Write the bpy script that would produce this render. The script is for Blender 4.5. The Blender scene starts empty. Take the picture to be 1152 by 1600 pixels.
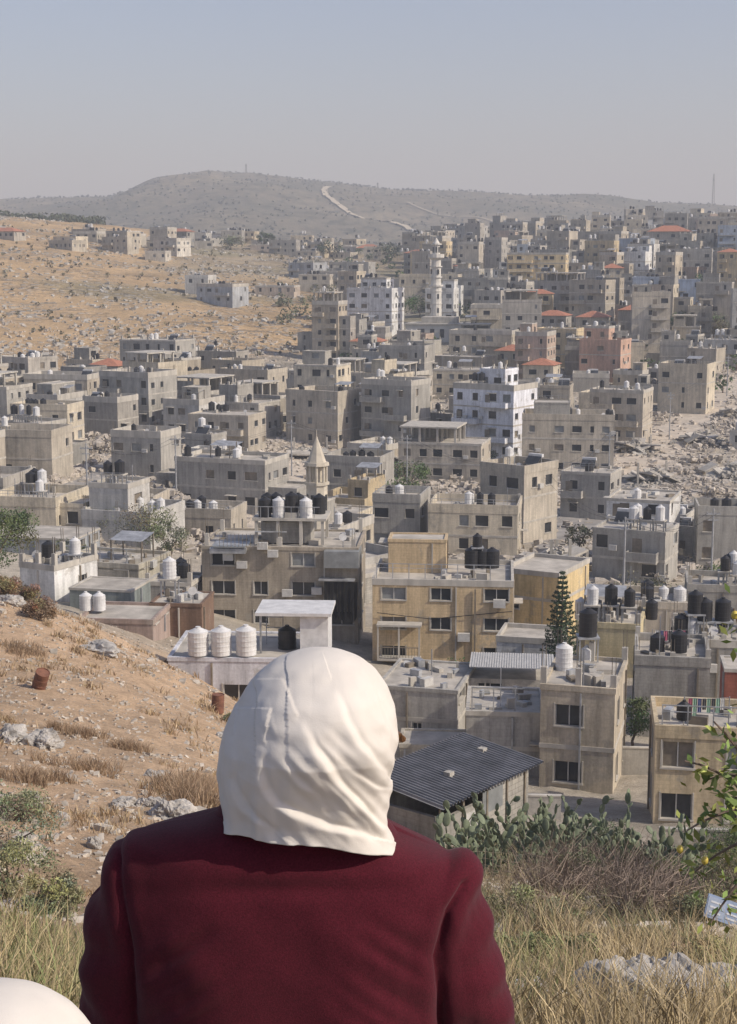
import bpy, math, random, bmesh
import numpy as np
from mathutils import Vector, noise, Matrix
R=random.Random(7)
rad=math.radians
sc=bpy.context.scene
sc.view_settings.view_transform='Standard'; sc.view_settings.look='None'; sc.view_settings.exposure=0
# ------------------------------------------------------------ camera
cam=bpy.data.cameras.new('camera'); co=bpy.data.objects.new('camera',cam); sc.collection.objects.link(co)
cam.sensor_fit='HORIZONTAL'; cam.sensor_width=24; cam.lens=50; cam.clip_start=.05; cam.clip_end=30000
co.location=(0,0,0); co.rotation_euler=(rad(90-9.46),0,0); sc.camera=co
# ------------------------------------------------------------ light
SUN=Vector((0.78,-0.30,0.66)).normalized()
w=bpy.data.worlds.new('World'); sc.world=w; w.use_nodes=True
nt=w.node_tree; sky=nt.nodes.new('ShaderNodeTexSky'); sky.sky_type='NISHITA'; sky.sun_disc=False
sky.sun_elevation=math.asin(SUN.z); sky.sun_rotation=math.atan2(SUN.x,SUN.y)
sky.dust_density=1.8; sky.air_density=1.0; sky.ozone_density=2.0
bg=nt.nodes['Background']; bg.inputs[1].default_value=.132
tn=nt.nodes.new('ShaderNodeVectorMath'); tn.operation='MULTIPLY'; tn.inputs[1].default_value=(1.08,.985,1.06)
nt.links.new(sky.outputs[0],tn.inputs[0]); nt.links.new(tn.outputs[0],bg.inputs[0])
sl=bpy.data.lights.new('sun','SUN'); sl.energy=4.3; sl.angle=rad(.6); sl.color=(1,.92,.80)
so=bpy.data.objects.new('sun',sl); sc.collection.objects.link(so); so.rotation_euler=SUN.to_track_quat('Z','Y').to_euler()
# ------------------------------------------------------------ materials
def newmat(name):
    m=bpy.data.materials.new(name); m.use_nodes=True
    return m,m.node_tree,m.node_tree.nodes['Principled BSDF']
def mth(nt,op,a,b=None,clamp=False):
    n=nt.nodes.new('ShaderNodeMath'); n.operation=op; n.use_clamp=clamp
    for i,v in enumerate((a,b)):
        if v is None: continue
        if isinstance(v,(int,float)): n.inputs[i].default_value=v
        else: nt.links.new(v,n.inputs[i])
    return n.outputs[0]
def mixc(nt,fac,a,b,mode='MIX'):
    n=nt.nodes.new('ShaderNodeMix'); n.data_type='RGBA'; n.blend_type=mode
    if isinstance(fac,(int,float)): n.inputs[0].default_value=fac
    else: nt.links.new(fac,n.inputs[0])
    for i,v in ((6,a),(7,b)):
        if isinstance(v,tuple): n.inputs[i].default_value=v if len(v)==4 else v+(1,)
        else: nt.links.new(v,n.inputs[i])
    return n.outputs[2]
def ramp(nt,f,lo,hi,a=0.,b=1.):
    n=nt.nodes.new('ShaderNodeMapRange'); n.inputs[1].default_value=lo;n.inputs[2].default_value=hi
    n.inputs[3].default_value=a;n.inputs[4].default_value=b; nt.links.new(f,n.inputs[0]); return n.outputs[0]
def coords(nt,kind='Object',scale=(1,1,1)):
    t=nt.nodes.new('ShaderNodeTexCoord'); mp=nt.nodes.new('ShaderNodeMapping'); mp.inputs[3].default_value=scale
    nt.links.new(t.outputs[kind],mp.inputs[0]); return mp.outputs[0]
def nz(nt,vec,scale,det=4,rough=.6):
    n=nt.nodes.new('ShaderNodeTexNoise'); n.inputs['Scale'].default_value=scale; n.inputs['Detail'].default_value=det; n.inputs['Roughness'].default_value=rough
    nt.links.new(vec,n.inputs['Vector']); return n.outputs[0]
def bump(nt,p,h,strength,dist):
    b=nt.nodes.new('ShaderNodeBump'); b.inputs['Strength'].default_value=strength; b.inputs['Distance'].default_value=dist
    nt.links.new(h,b.inputs['Height']); nt.links.new(b.outputs[0],p.inputs['Normal'])
def simple(name,col,rough=.8,var=.25,scale=3,bmp=0,metal=0,bscale=None,bdist=.01,streak=False):
    m,nt,p=newmat(name); v=coords(nt,'Object',(1,1,.2) if streak else (1,1,1)); n=nz(nt,v,scale)
    f=ramp(nt,n,.3,.7,1-var,1+var)
    c=nt.nodes.new('ShaderNodeVectorMath'); c.operation='SCALE'; c.inputs[0].default_value=col; nt.links.new(f,c.inputs['Scale'])
    nt.links.new(c.outputs[0],p.inputs['Base Color']); p.inputs['Roughness'].default_value=rough; p.inputs['Metallic'].default_value=metal
    if bmp: bump(nt,p,nz(nt,coords(nt),bscale or scale*6),bmp,bdist)
    return m
def attrmat(name,rough=.8,var=.2,scale=5):
    m,nt,p=newmat(name); a=nt.nodes.new('ShaderNodeAttribute'); a.attribute_name='Col'
    f=ramp(nt,nz(nt,coords(nt),scale),.3,.7,1-var,1+var)
    c=nt.nodes.new('ShaderNodeVectorMath'); c.operation='SCALE'; nt.links.new(a.outputs[0],c.inputs[0]); nt.links.new(f,c.inputs['Scale'])
    nt.links.new(c.outputs[0],p.inputs['Base Color']); p.inputs['Roughness'].default_value=rough
    return m
def wallmat(name,use_obj=True,col=(.36,.34,.3),block=.5):
    m,nt,p=newmat(name); v=coords(nt)
    oi=nt.nodes.new('ShaderNodeObjectInfo')
    base=oi.outputs['Color'] if use_obj else None
    sep=nt.nodes.new('ShaderNodeSeparateXYZ'); nt.links.new(v,sep.inputs[0])
    cmb=nt.nodes.new('ShaderNodeCombineXYZ'); nt.links.new(mth(nt,'ADD',sep.outputs[0],sep.outputs[1]),cmb.inputs[0]); nt.links.new(sep.outputs[2],cmb.inputs[1])
    br=nt.nodes.new('ShaderNodeTexBrick'); nt.links.new(cmb.outputs[0],br.inputs[0]); br.inputs['Scale'].default_value=1
    br.inputs['Brick Width'].default_value=.42; br.inputs['Row Height'].default_value=.21; br.inputs['Mortar Size'].default_value=.014
    br.inputs['Color1'].default_value=(.82,.82,.82,1); br.inputs['Color2'].default_value=(1.08,1.06,1.02,1); br.inputs['Mortar'].default_value=(.66,.64,.62,1)
    wv=nt.nodes.new('ShaderNodeVectorMath'); wv.operation='ADD'; nt.links.new(v,wv.inputs[0]); 
    rr=nt.nodes.new('ShaderNodeCombineXYZ'); nt.links.new(mth(nt,'MULTIPLY',oi.outputs['Random'],500),rr.inputs[0]); nt.links.new(rr.outputs[0],wv.inputs[1]); vv=wv.outputs[0]
    big=ramp(nt,nz(nt,vv,.22,5,.65),.3,.7,.74,1.2)
    st=nt.nodes.new('ShaderNodeMapping'); st.inputs[3].default_value=(1.6,1.6,.16); nt.links.new(vv,st.inputs[0])
    streak=ramp(nt,nz(nt,st.outputs[0],1.3,6,.7),.40,.72,1.08,.62)
    fine=ramp(nt,nz(nt,vv,7,3),.3,.7,.9,1.1)
    f=mth(nt,'MULTIPLY',mth(nt,'MULTIPLY',big,streak),fine)
    if base is None:
        rgb=nt.nodes.new('ShaderNodeRGB'); rgb.outputs[0].default_value=col+(1,); base=rgb.outputs[0]
    msk=ramp(nt,nz(nt,vv,.12,2),.45,.55,block*.35,block)
    c=mixc(nt,msk,base,mixc(nt,1.,base,br.outputs[0],'MULTIPLY'))
    pt=ramp(nt,nz(nt,vv,.45,6,.7),.57,.62,0,.5)
    c=mixc(nt,pt,c,(.33,.31,.27))
    s=nt.nodes.new('ShaderNodeVectorMath'); s.operation='SCALE'; nt.links.new(c,s.inputs[0]); nt.links.new(f,s.inputs['Scale'])
    nt.links.new(s.outputs[0],p.inputs['Base Color']); p.inputs['Roughness'].default_value=.92
    bump(nt,p,nz(nt,vv,4,6),.5,.03)
    return m
W,T,G,RF,K,Q,D,M,S,B,C,GL,AC=range(13)
MATS=[wallmat('wall_plaster',True,block=.4),
 simple('concrete_trim',(.43,.405,.355),.9,.25,1.2,.3,streak=True),
 simple('window_dark',(.035,.038,.042),.25,.5,.7),
 simple('roof_dust',(.41,.38,.33),.95,.35,.6,.4),
 simple('black_tank',(.018,.018,.02),.5,.3,2),
 simple('white_tank',(.60,.60,.59),.55,.18,2),
 simple('red_tile',(.38,.16,.095),.8,.3,2,.5),
 simple('galvanised_metal',(.36,.37,.38),.5,.35,1.5,metal=.3),
 simple('shutter',(.20,.17,.13),.7,.3,2),
 wallmat('concrete_block',False,(.36,.345,.31),1.),
 attrmat('cloth_plain'),
 simple('window_pale',(.22,.23,.23),.4,.3,1),
 simple('ac_unit',(.50,.49,.46),.6,.15,3)]
# ------------------------------------------------------------ mesh builder
class MB:
    def __init__(s): s.v=[];s.f=[];s.m=[];s.c=[]
    def poly(s,pts,mat=0,col=None):
        n=len(s.v); s.v.extend(pts); s.f.append(tuple(range(n,n+len(pts)))); s.m.append(mat); s.c.append(col)
    def box(s,x0,x1,y0,y1,z0,z1,mat=0,col=None,Mx=None):
        n=len(s.v); P=[(x0,y0,z0),(x1,y0,z0),(x1,y1,z0),(x0,y1,z0),(x0,y0,z1),(x1,y0,z1),(x1,y1,z1),(x0,y1,z1)]
        if Mx: P=[tuple(Mx@Vector(p)) for p in P]
        s.v.extend(P)
        for q in ((0,3,2,1),(4,5,6,7),(0,1,5,4),(1,2,6,5),(2,3,7,6),(3,0,4,7)):
            s.f.append(tuple(n+i for i in q)); s.m.append(mat); s.c.append(col)
    def cyl(s,cx,cy,z0,z1,r0,r1=None,n=10,mat=0,col=None):
        r1=r0 if r1 is None else r1; b=len(s.v)
        for z,r in ((z0,r0),(z1,r1)):
            for i in range(n):
                a=2*math.pi*i/n; s.v.append((cx+r*math.cos(a),cy+r*math.sin(a),z))
        for i in range(n):
            j=(i+1)%n; s.f.append((b+i,b+j,b+n+j,b+n+i)); s.m.append(mat); s.c.append(col)
        s.f.append(tuple(b+n+i for i in range(n))); s.m.append(mat); s.c.append(col)
        s.f.append(tuple(b+n-1-i for i in range(n))); s.m.append(mat); s.c.append(col)
    def loft(s,rings,mat=0,cap=True,col=None):
        b=len(s.v); n=len(rings[0])
        for r in rings: s.v.extend(r)
        for k in range(len(rings)-1):
            for i in range(n):
                j=(i+1)%n; a=b+k*n
                s.f.append((a+i,a+j,a+n+j,a+n+i)); s.m.append(mat); s.c.append(col)
        if cap:
            s.f.append(tuple(b+n-1-i for i in range(n))); s.m.append(mat); s.c.append(col)
            a=b+(len(rings)-1)*n; s.f.append(tuple(a+i for i in range(n))); s.m.append(mat); s.c.append(col)
    def tube(s,pts,rs,n=5,mat=0,col=None):
        rings=[]
        pts=[Vector(p) for p in pts]
        for i,p in enumerate(pts):
            d=(pts[min(i+1,len(pts)-1)]-pts[max(i-1,0)]).normalized()
            ref=Vector((0,1,0)) if abs(d.y)<.8 else Vector((1,0,0))
            a=d.cross(ref).normalized(); c=d.cross(a)
            rings.append([tuple(p+a*(rs[i]*math.cos(2*math.pi*k/n))+c*(rs[i]*math.sin(2*math.pi*k/n))) for k in range(n)])
        s.loft(rings,mat,True,col)
    def ring(s,x0,y0,w,d,z0,z1,out,inn,mat):
        s.box(x0-out,x0+w+out,y0-out,y0+inn,z0,z1,mat); s.box(x0-out,x0+w+out,y0+d-inn,y0+d+out,z0,z1,mat)
        s.box(x0-out,x0+inn,y0+inn,y0+d-inn,z0,z1,mat); s.box(x0+w-inn,x0+w+out,y0+inn,y0+d-inn,z0,z1,mat)
    def make(s,name,mats,loc=(0,0,0),rot=0,smooth=False,color=None,parent=None,fixn=False):
        me=bpy.data.meshes.new(name); me.from_pydata(s.v,[],s.f)
        for m in mats: me.materials.append(m)
        me.polygons.foreach_set('material_index',s.m)
        if smooth: me.polygons.foreach_set('use_smooth',[True]*len(s.f))
        if any(c is not None for c in s.c):
            ca=me.color_attributes.new('Col','FLOAT_COLOR','CORNER'); arr=[]
            for f,c in zip(s.f,s.c):
                c=c or (.5,.5,.5); arr.extend([c[0],c[1],c[2],1.]*len(f))
            ca.data.foreach_set('color',arr)
        me.update()
        if fixn:
            bm=bmesh.new(); bm.from_mesh(me); bmesh.ops.recalc_face_normals(bm,faces=bm.faces); bm.to_mesh(me); bm.free()
        o=bpy.data.objects.new(name,me); sc.collection.objects.link(o); o.location=loc; o.rotation_euler=(0,0,rot)
        if color: o.color=tuple(color)+(1,)
        if parent: o.parent=parent
        return o
# ------------------------------------------------------------ terrain heights (metres, relative to the photographer's eye)
TB=[-.5,-.24,-.115,0,.12,.24,.5]
TT=[(-12,[-1.2]*7),(0,[-2.1]*7),(2,[-2.14]*7),(5,[-3.1,-3.2,-3.3,-3.3,-3.3,-3.3,-3.3]),(8,[-4.0,-4.3,-4.4,-4.4,-4.5,-4.5,-4.5]),
(12,[-5.2,-6.0,-6.1,-6.2,-6.3,-6.3,-6.3]),(17,[-6.8,-7.8,-8.2,-8.5,-8.6,-8.6,-8.6]),(30,[-10,-11.8,-12.3,-13,-13.6,-13.7,-13.7]),
(45,[-13,-15,-15.8,-18.2,-19.3,-19.5,-19.5]),(60,[-15,-17.3,-18.6,-23,-23.8,-24.5,-24.5]),(75,[-15.5,-17.5,-20.7,-27,-28,-28.3,-28]),
(85,[-16,-17.9,-24,-28.5,-29.3,-29.5,-29]),(95,[-18,-21,-25.6,-29.2,-29.8,-30,-30]),(110,[-21,-24.6,-26.8,-30,-30.4,-30.4,-30.4]),(130,[-23,-26,-28,-31,-31,-31,-31]),
(160,[-25,-28,-30.4,-33,-33,-33.5,-33]),(200,[-27,-30,-32.5,-36,-36,-37,-36]),(240,[-27,-31,-32.5,-36,-36,-36.5,-36]),(280,[-25,-30,-31.5,-35,-35,-34,-34]),
(330,[-21,-27,-30,-32.5,-32,-30.5,-30]),(400,[-15,-23,-24.5,-28.5,-26.5,-26,-25]),(450,[-10,-17.5,-18,-23.5,-21,-18.5,-17]),(520,[-4,-8,-12.5,-17,-11,-8.5,-8]),
(600,[5,4,-5,-10,-5,0,0]),(700,[14,16.5,4,-4,0,5,6]),(780,[20,22,10,1,3,9,10]),(900,[20,20,13,3,4,11,12]),(1100,[10,10,5,0,2,4,4]),(1400,[0]*7),(9000,[-60]*7)]
NL,NBn=700,260
lt=np.linspace(math.log(3),math.log(9100+15),NL); bb=np.linspace(-.5,.5,NBn)
rows=np.array([np.interp(bb,TB,r[1]) for r in TT]); tl=np.log(np.array([r[0] for r in TT])+15.)
tab=np.empty((NL,NBn))
for j in range(NBn): tab[:,j]=np.interp(lt,tl,rows[:,j])
def gs(a,sig,ax):
    k=int(sig*3); x=np.arange(-k,k+1); g=np.exp(-x*x/(2*sig*sig)); g/=g.sum()
    pad=[(0,0),(0,0)]; pad[ax]=(k,k); ap=np.pad(a,pad,mode='edge')
    return np.apply_along_axis(lambda m:np.convolve(m,g,'valid'),ax,ap)
tab=gs(gs(tab,4,0),8,1); dl=lt[1]-lt[0]; db=bb[1]-bb[0]
RB=[-.5,-.24,-.165,-.136,-.1025,-.073,-.032,.01,.052,.093,.135,.177,.24,.5]
RS=[.033,.0352,.0370,.0455,.0525,.051,.0450,.0420,.0410,.0390,.0373,.0333,.0280,.022]
def hb(x,y):
    b=min(max(x/max(y,6),-.4999),.4999); l=math.log(max(y,-12)+15)
    i=(l-lt[0])/dl; i=min(max(i,0),NL-1.001); j=(b+.5)/db; j=min(j,NBn-1.001)
    i0=int(i); j0=int(j); fi=i-i0; fj=j-j0
    h=(tab[i0,j0]*(1-fi)+tab[i0+1,j0]*fi)*(1-fj)+(tab[i0,j0+1]*(1-fi)+tab[i0+1,j0+1]*fi)*fj
    return h
def H(x,y):
    h=hb(x,y)
    if y<130:
        a=min(max((y-3)/10,0),1)*min(1,(130-y)/30)
        h+=a*(.35*noise.noise((x/5,y/5,0))+.12*noise.noise((x/1.3,y/1.3,3))+.05*noise.noise((x/.5,y/.5,5)))
    if 380<y<1300:
        a=min((y-380)/80,1)*min((1300-y)/200,1); h+=a*(2.4*noise.noise((x/55,y/55,7))+.7*noise.noise((x/14,y/14,8)))
    if y>1150:
        b=min(max(x/y,-.5),.5); s=float(np.interp(b,RB,RS))*2600
        if y<2600: t=(y-1150)/1450; t=t*t*(3-2*t)
        else: t=max(0,1-(y-2600)/4500)
        h=h*(1-t)+s*t if y<2600 else s*t
        m=math.sin(math.pi*min(1,max(0,(y-1150)/1900))) 
        h+=m*(20*(noise.noise((x/420,y/420,1)))+14*noise.noise((x/130,y/150,2)))*(1. if y<2400 else .3)+1.5*noise.noise((x/40,y/40,4))
    return h
def ux(u,y): return u*y/2400*(.9864+.1644*min(.53,max(0,-hb(u*y/2400,y)/max(y,1))))
cols=[];b=-.95
while b<=.95:
    cols.append(b); b+=.0034 if abs(b+.0017)<.3 else .03
ys=[];y=-12
while y<9000:
    ys.append(y); y+=max(.22,.0115*y)
def lerp3(a,b,t): return tuple(a[i]*(1-t)+b[i]*t for i in range(3))
def sst(a,b,x):
    t=min(max((x-a)/(b-a),0),1); return t*t*(3-2*t)
def gcol(b,y,x):
    soil=(.45,.325,.215); grassy=(.35,.28,.175); town=(.42,.375,.305); hill=(.45,.32,.18); far=(.19,.165,.12); plat=(.36,.29,.19)
    c=lerp3(soil,grassy,sst(-.03,.08,b))
    c=lerp3(c,(.32,.26,.17),.5*sst(20,8,y))
    c=lerp3(c,town,sst(70,95,y+ (25 if b>0 else -10)))
    lim=335+(b+.24)*400
    c=lerp3(c,hill,sst(lim-15,lim+15,y)*sst(.02,-.02,b))
    n=noise.noise((x/90,y/60,3))
    c=lerp3(c,plat,sst(520,620,y)*(1-sst(-.10,-.16,b)))
    c=lerp3(c,(.19,.185,.11),.55*sst(.05,.35,n)*sst(380,480,y))
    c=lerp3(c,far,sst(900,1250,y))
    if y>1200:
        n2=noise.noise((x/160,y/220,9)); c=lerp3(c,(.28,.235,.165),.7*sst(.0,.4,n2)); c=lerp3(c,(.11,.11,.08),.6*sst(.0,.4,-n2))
    return c
nc=len(cols); V=[];CC=[]
for y in ys:
    for b in cols:
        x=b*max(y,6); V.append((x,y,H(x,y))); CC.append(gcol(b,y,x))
F=[(r*nc+c,r*nc+c+1,(r+1)*nc+c+1,(r+1)*nc+c) for r in range(len(ys)-1) for c in range(nc-1)]
me=bpy.data.meshes.new('ground'); me.from_pydata(V,[],F); me.polygons.foreach_set('use_smooth',[True]*len(F))
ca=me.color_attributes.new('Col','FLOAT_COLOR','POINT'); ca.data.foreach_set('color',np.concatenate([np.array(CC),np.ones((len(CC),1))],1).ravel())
m,nt,p=newmat('ground_soil'); a=nt.nodes.new('ShaderNodeAttribute'); a.attribute_name='Col'
v=coords(nt)
f1=ramp(nt,nz(nt,v,.9,8,.7),.3,.7,.72,1.25); f2=ramp(nt,nz(nt,v,.045,6,.65),.3,.7,.75,1.25); f3=ramp(nt,nz(nt,v,9,4,.7),.3,.7,.8,1.2)
def voro(scale):
    n=nt.nodes.new('ShaderNodeTexVoronoi'); n.inputs['Scale'].default_value=scale; nt.links.new(v,n.inputs['Vector']); return n
v1=voro(4.5); v2=voro(.33)
s1=mth(nt,'MULTIPLY',ramp(nt,v1.outputs[0],.28,.22),ramp(nt,nz(nt,v,.8,3),.48,.56))
nn=nz(nt,v,.03,4,.7)
s2=mth(nt,'MULTIPLY',ramp(nt,v2.outputs[0],.42,.28),ramp(nt,nn,.42,.58,0,.85))
s3=ramp(nt,nz(nt,coords(nt,'Object',(.25,1,1)),.35,8,.8),.52,.62,0,.75)
s3=mth(nt,'MULTIPLY',s3,ramp(nt,nn,.38,.6,.1,1))
sep=nt.nodes.new('ShaderNodeSeparateXYZ'); nt.links.new(v,sep.inputs[0])
fary=ramp(nt,sep.outputs[1],300,400); nf=ramp(nt,sep.outputs[1],1250,1000)
s23=mth(nt,'MULTIPLY',mth(nt,'MULTIPLY',mth(nt,'MAXIMUM',s2,s3),fary),nf)
c=mixc(nt,mth(nt,'MULTIPLY',s1,.8),a.outputs[0],(.42,.39,.34))
c=mixc(nt,s23,c,(.33,.31,.28))
fn=nz(nt,coords(nt,'Object',(.7,.35,1)),.09,8,.85)
dots=mth(nt,'MULTIPLY',ramp(nt,fn,.48,.57,0,.85),ramp(nt,sep.outputs[1],1000,1250))
c=mixc(nt,dots,c,(.07,.075,.055))
f=mth(nt,'MULTIPLY',mth(nt,'MULTIPLY',f1,f2),f3)
s=nt.nodes.new('ShaderNodeVectorMath'); s.operation='SCALE'; nt.links.new(c,s.inputs[0]); nt.links.new(f,s.inputs['Scale'])
nt.links.new(s.outputs[0],p.inputs['Base Color']); p.inputs['Roughness'].default_value=1; p.inputs['Specular IOR Level'].default_value=.1
bump(nt,p,mth(nt,'ADD',mth(nt,'ADD',nz(nt,v,3,8,.75),mth(nt,'MULTIPLY',s1,.4)),mth(nt,'MULTIPLY',s23,4)),.9,.15)
me.materials.append(m); g=bpy.data.objects.new('ground',me); sc.collection.objects.link(g)
# ------------------------------------------------------------ haze (real homogeneous volume)
m=bpy.data.materials.new('haze_air'); m.use_nodes=True; nt=m.node_tree; nt.nodes.clear()
o=nt.nodes.new('ShaderNodeOutputMaterial'); vs=nt.nodes.new('ShaderNodeVolumeScatter'); vs.inputs['Color'].default_value=(.82,.89,1,1); vs.inputs['Density'].default_value=.00040; vs.inputs['Anisotropy'].default_value=.0
nt.links.new(vs.outputs[0],o.inputs['Volume'])
mb=MB(); mb.box(-5200,5200,-300,8800,-150,330); mb.make('haze',[m])
# ------------------------------------------------------------ roads
def road(name,pts,wd,mat,lift=.12):
    P=[]
    for i in range(len(pts)-1):
        (x0,y0),(x1,y1)=pts[i],pts[i+1]; n=max(2,int(math.hypot(x1-x0,y1-y0)/max(2,wd*.5)))
        for k in range(n): t=k/n; P.append((x0+(x1-x0)*t,y0+(y1-y0)*t))
    P.append(pts[-1]); mb=MB(); pr=None
    for i,(x,y) in enumerate(P):
        a=P[max(0,i-1)];b_=P[min(len(P)-1,i+1)]; dx,dy=b_[0]-a[0],b_[1]-a[1]; L=math.hypot(dx,dy) or 1
        cr=[]
        for k in (-1,-.5,0,.5,1):
            w_=wd/2*k*(1+.15*math.sin(i*.7)); X=x+dy/L*-w_; Y=y+dx/L*w_; cr.append((X,Y,H(X,Y)+lift))
        if pr:
            for k in range(4): mb.poly([pr[k],cr[k],cr[k+1],pr[k+1]])
        pr=cr
    mb.make(name,[mat],smooth=True,fixn=True)
    return P
dust=simple('road_dust',(.50,.435,.35),1,.2,.5,.5); asph=simple('old_asphalt',(.27,.255,.235),.95,.3,.4,.3)
RP=[]
def rp(L): return [(ux(u,y),y) for u,y in L]
RP+=road('dirt_road',rp([(640,385),(560,338),(500,306),(440,272),(395,248)]),15,dust)
RP+=road('street',rp([(395,248),(370,228),(330,205),(290,188),(262,170)]),8,asph)
RP+=road('street',rp([(-600,190),(-500,196),(-440,205),(-400,222),(-330,262)]),8,asph)
RP+=road('dirt_road',rp([(-262,172),(-190,192),(-130,215),(-90,245),(-70,275)]),10,dust)
RP+=road('street',rp([(-90,245),(30,232),(120,222),(262,214),(370,222)]),6,dust)
road('dirt_road',[(u*y/2400,y) for u,y in ((-61,2230),(-68,2150),(-66,2050),(-50,1960),(-16,1880),(30,1760),(68,1650))],8,simple('pale_track',(.50,.44,.34),1,.1,.1),1.8)
road('dirt_road',[(u*y/2400,y) for u,y in ((60,2080),(150,1900),(230,1800),(330,1760),(420,1700))],4,simple('pale_track',(.36,.32,.25),1,.1,.1),1.4)
RPn=np.array(RP)
# ------------------------------------------------------------ houses
def facade(mb,p0,t,L,z0,fl,fh,mat,det,prob,rr):
    n=(t[1],-t[0]); P=lambda a,z,o=0:(p0[0]+t[0]*a+n[0]*o,p0[1]+t[1]*a+n[1]*o,z)
    nw=max(1,round(L/rr.uniform(2.6,3.8))); cw=L/nw; ww=[min(cw*.6,rr.choice((.6,.9,1.1,1.2,1.5,1.8))) for _ in range(nw)]; of=[rr.uniform(-.15,.15)*cw for _ in range(nw)]
    sill=rr.uniform(.9,1.15); hh=rr.uniform(1.0,1.35)
    for f in range(fl):
        zb=z0+f*fh; zt=zb+fh; s0=zb+sill; s1=min(s0+hh,zt-.3)
        op=[]
        for k in range(nw):
            if rr.random()<prob:
                c=(k+.5)*cw+of[k]; op.append((c-ww[k]/2,c+ww[k]/2))
        if not op: mb.poly([P(0,zb),P(L,zb),P(L,zt),P(0,zt)],mat); continue
        mb.poly([P(0,zb),P(L,zb),P(L,s0),P(0,s0)],mat); mb.poly([P(0,s1),P(L,s1),P(L,zt),P(0,zt)],mat)
        x=0
        for a,b in op+[(L,L)]:
            if a-x>1e-4: mb.poly([P(x,s0),P(a,s0),P(a,s1),P(x,s1)],mat)
            if b>a:
                dd=-.2; r=rr.random(); pm=G if r<.74 else (S if r<.86 else GL)
                mb.poly([P(a,s0,dd),P(b,s0,dd),P(b,s1,dd),P(a,s1,dd)],pm)
                mb.poly([P(a,s0),P(a,s0,dd),P(a,s1,dd),P(a,s1)],T); mb.poly([P(b,s0,dd),P(b,s0),P(b,s1),P(b,s1,dd)],T)
                mb.poly([P(a,s0),P(b,s0),P(b,s0,dd),P(a,s0,dd)],T); mb.poly([P(a,s1,dd),P(b,s1,dd),P(b,s1),P(a,s1)],T)
                if det>0:
                    def bx(a0,a1,o0,o1,z_0,z_1,mm):
                        c1=P(a0,0,o0);c2=P(a1,0,o1); mb.box(min(c1[0],c2[0]),max(c1[0],c2[0]),min(c1[1],c2[1]),max(c1[1],c2[1]),z_0,z_1,mm)
                    bx(a-.1,b+.1,-.02,.08,s0-.1,s0-.005,T)
                    if det>1:
                        mid=(a+b)/2; bx(mid-.03,mid+.03,-.19,-.14,s0+.02,s1-.02,AC)
                        bx(a+.003,a+.05,-.19,-.14,s0+.02,s1-.02,AC); bx(b-.05,b-.003,-.19,-.14,s0+.02,s1-.02,AC)
                        bx(a-.08,a-.005,-.01,.04,s0,s1+.08,T); bx(b+.005,b+.08,-.01,.04,s0,s1+.08,T)
                    if rr.random()<.10: bx(b+.2,b+1.0,.02,.35,s0-.2,s0+.35,AC)
                    if rr.random()<.06: bx(a-.15,b+.15,.005,.8,s1+.12,s1+.2,T)
            x=b
    if det>1:
        a=L*rr.uniform(.05,.95); c=P(a,0,.06); mb.box(c[0]-.05,c[0]+.05,c[1]-.05,c[1]+.05,z0,z0+fl*fh-.2,rr.choice((S,M,T)))
def tank(mb,x,y,z,r,h,mat,n):
    mb.cyl(x,y,z,z+h,r,r,n,mat); mb.cyl(x,y,z+h+.001,z+h+.18,r*.92,r*.35,n,mat); mb.cyl(x,y,z+h+.181,z+h+.26,r*.25,r*.25,n,mat)
    if n>=12:
        for k in range(1,5): mb.cyl(x,y,z+h*k/5-.03,z+h*k/5+.03,r*1.035,r*1.035,n,mat)
def block(mb,x0,y0,w,d,z0,fl,fh,mat,det,prob,rr,sink=0,ph=.5):
    Hh=z0+fl*fh
    for p0,t,L in (((x0,y0),(1,0),w),((x0+w,y0),(0,1),d),((x0+w,y0+d),(-1,0),w),((x0,y0+d),(0,-1),d)):
        if sink:
            P=lambda a,z:(p0[0]+t[0]*a,p0[1]+t[1]*a,z); mb.poly([P(0,-sink),P(L,-sink),P(L,z0),P(0,z0)],mat)
        facade(mb,p0,t,L,z0,fl,fh,mat,det,prob,rr)
    mb.poly([(x0,y0,Hh),(x0+w,y0,Hh),(x0+w,y0+d,Hh),(x0,y0+d,Hh)],RF)
    if det>=0:
        for f in range(1,fl):
            if rr.random()<.6: mb.ring(x0,y0,w,d,z0+f*fh-.2,z0+f*fh+.05,.035,.05,T)
    if ph>0: mb.ring(x0,y0,w,d,Hh-.12,Hh+ph,.05,.16,mat if rr.random()<.6 else T)
    return Hh
def skeleton(mb,x0,y0,w,d,z,rr):
    h=rr.uniform(2.4,2.9); nx=max(2,int(w/3)); 
    for i in range(nx+1):
        for j in (0,.5,1):
            a=x0+.25+(w-.5)*i/nx; b=y0+.25+(d-.5)*j; mb.box(a-.16,a+.16,b-.16,b+.16,z+.002,z+h,T)
    mb.box(x0-.1,x0+w+.1,y0-.1,y0+d+.1,z+h+.002,z+h+.24,T)
    if rr.random()<.7: mb.box(x0+.1,x0+w-.1,y0+d-.35,y0+d-.15,z+.003,z+h-.4,B)
    if rr.random()<.5: mb.box(x0+.42,x0+w*.5,y0+.05,y0+.22,z+.003,z+h*rr.uniform(.4,.95),B)
    return z+h+.24
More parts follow.
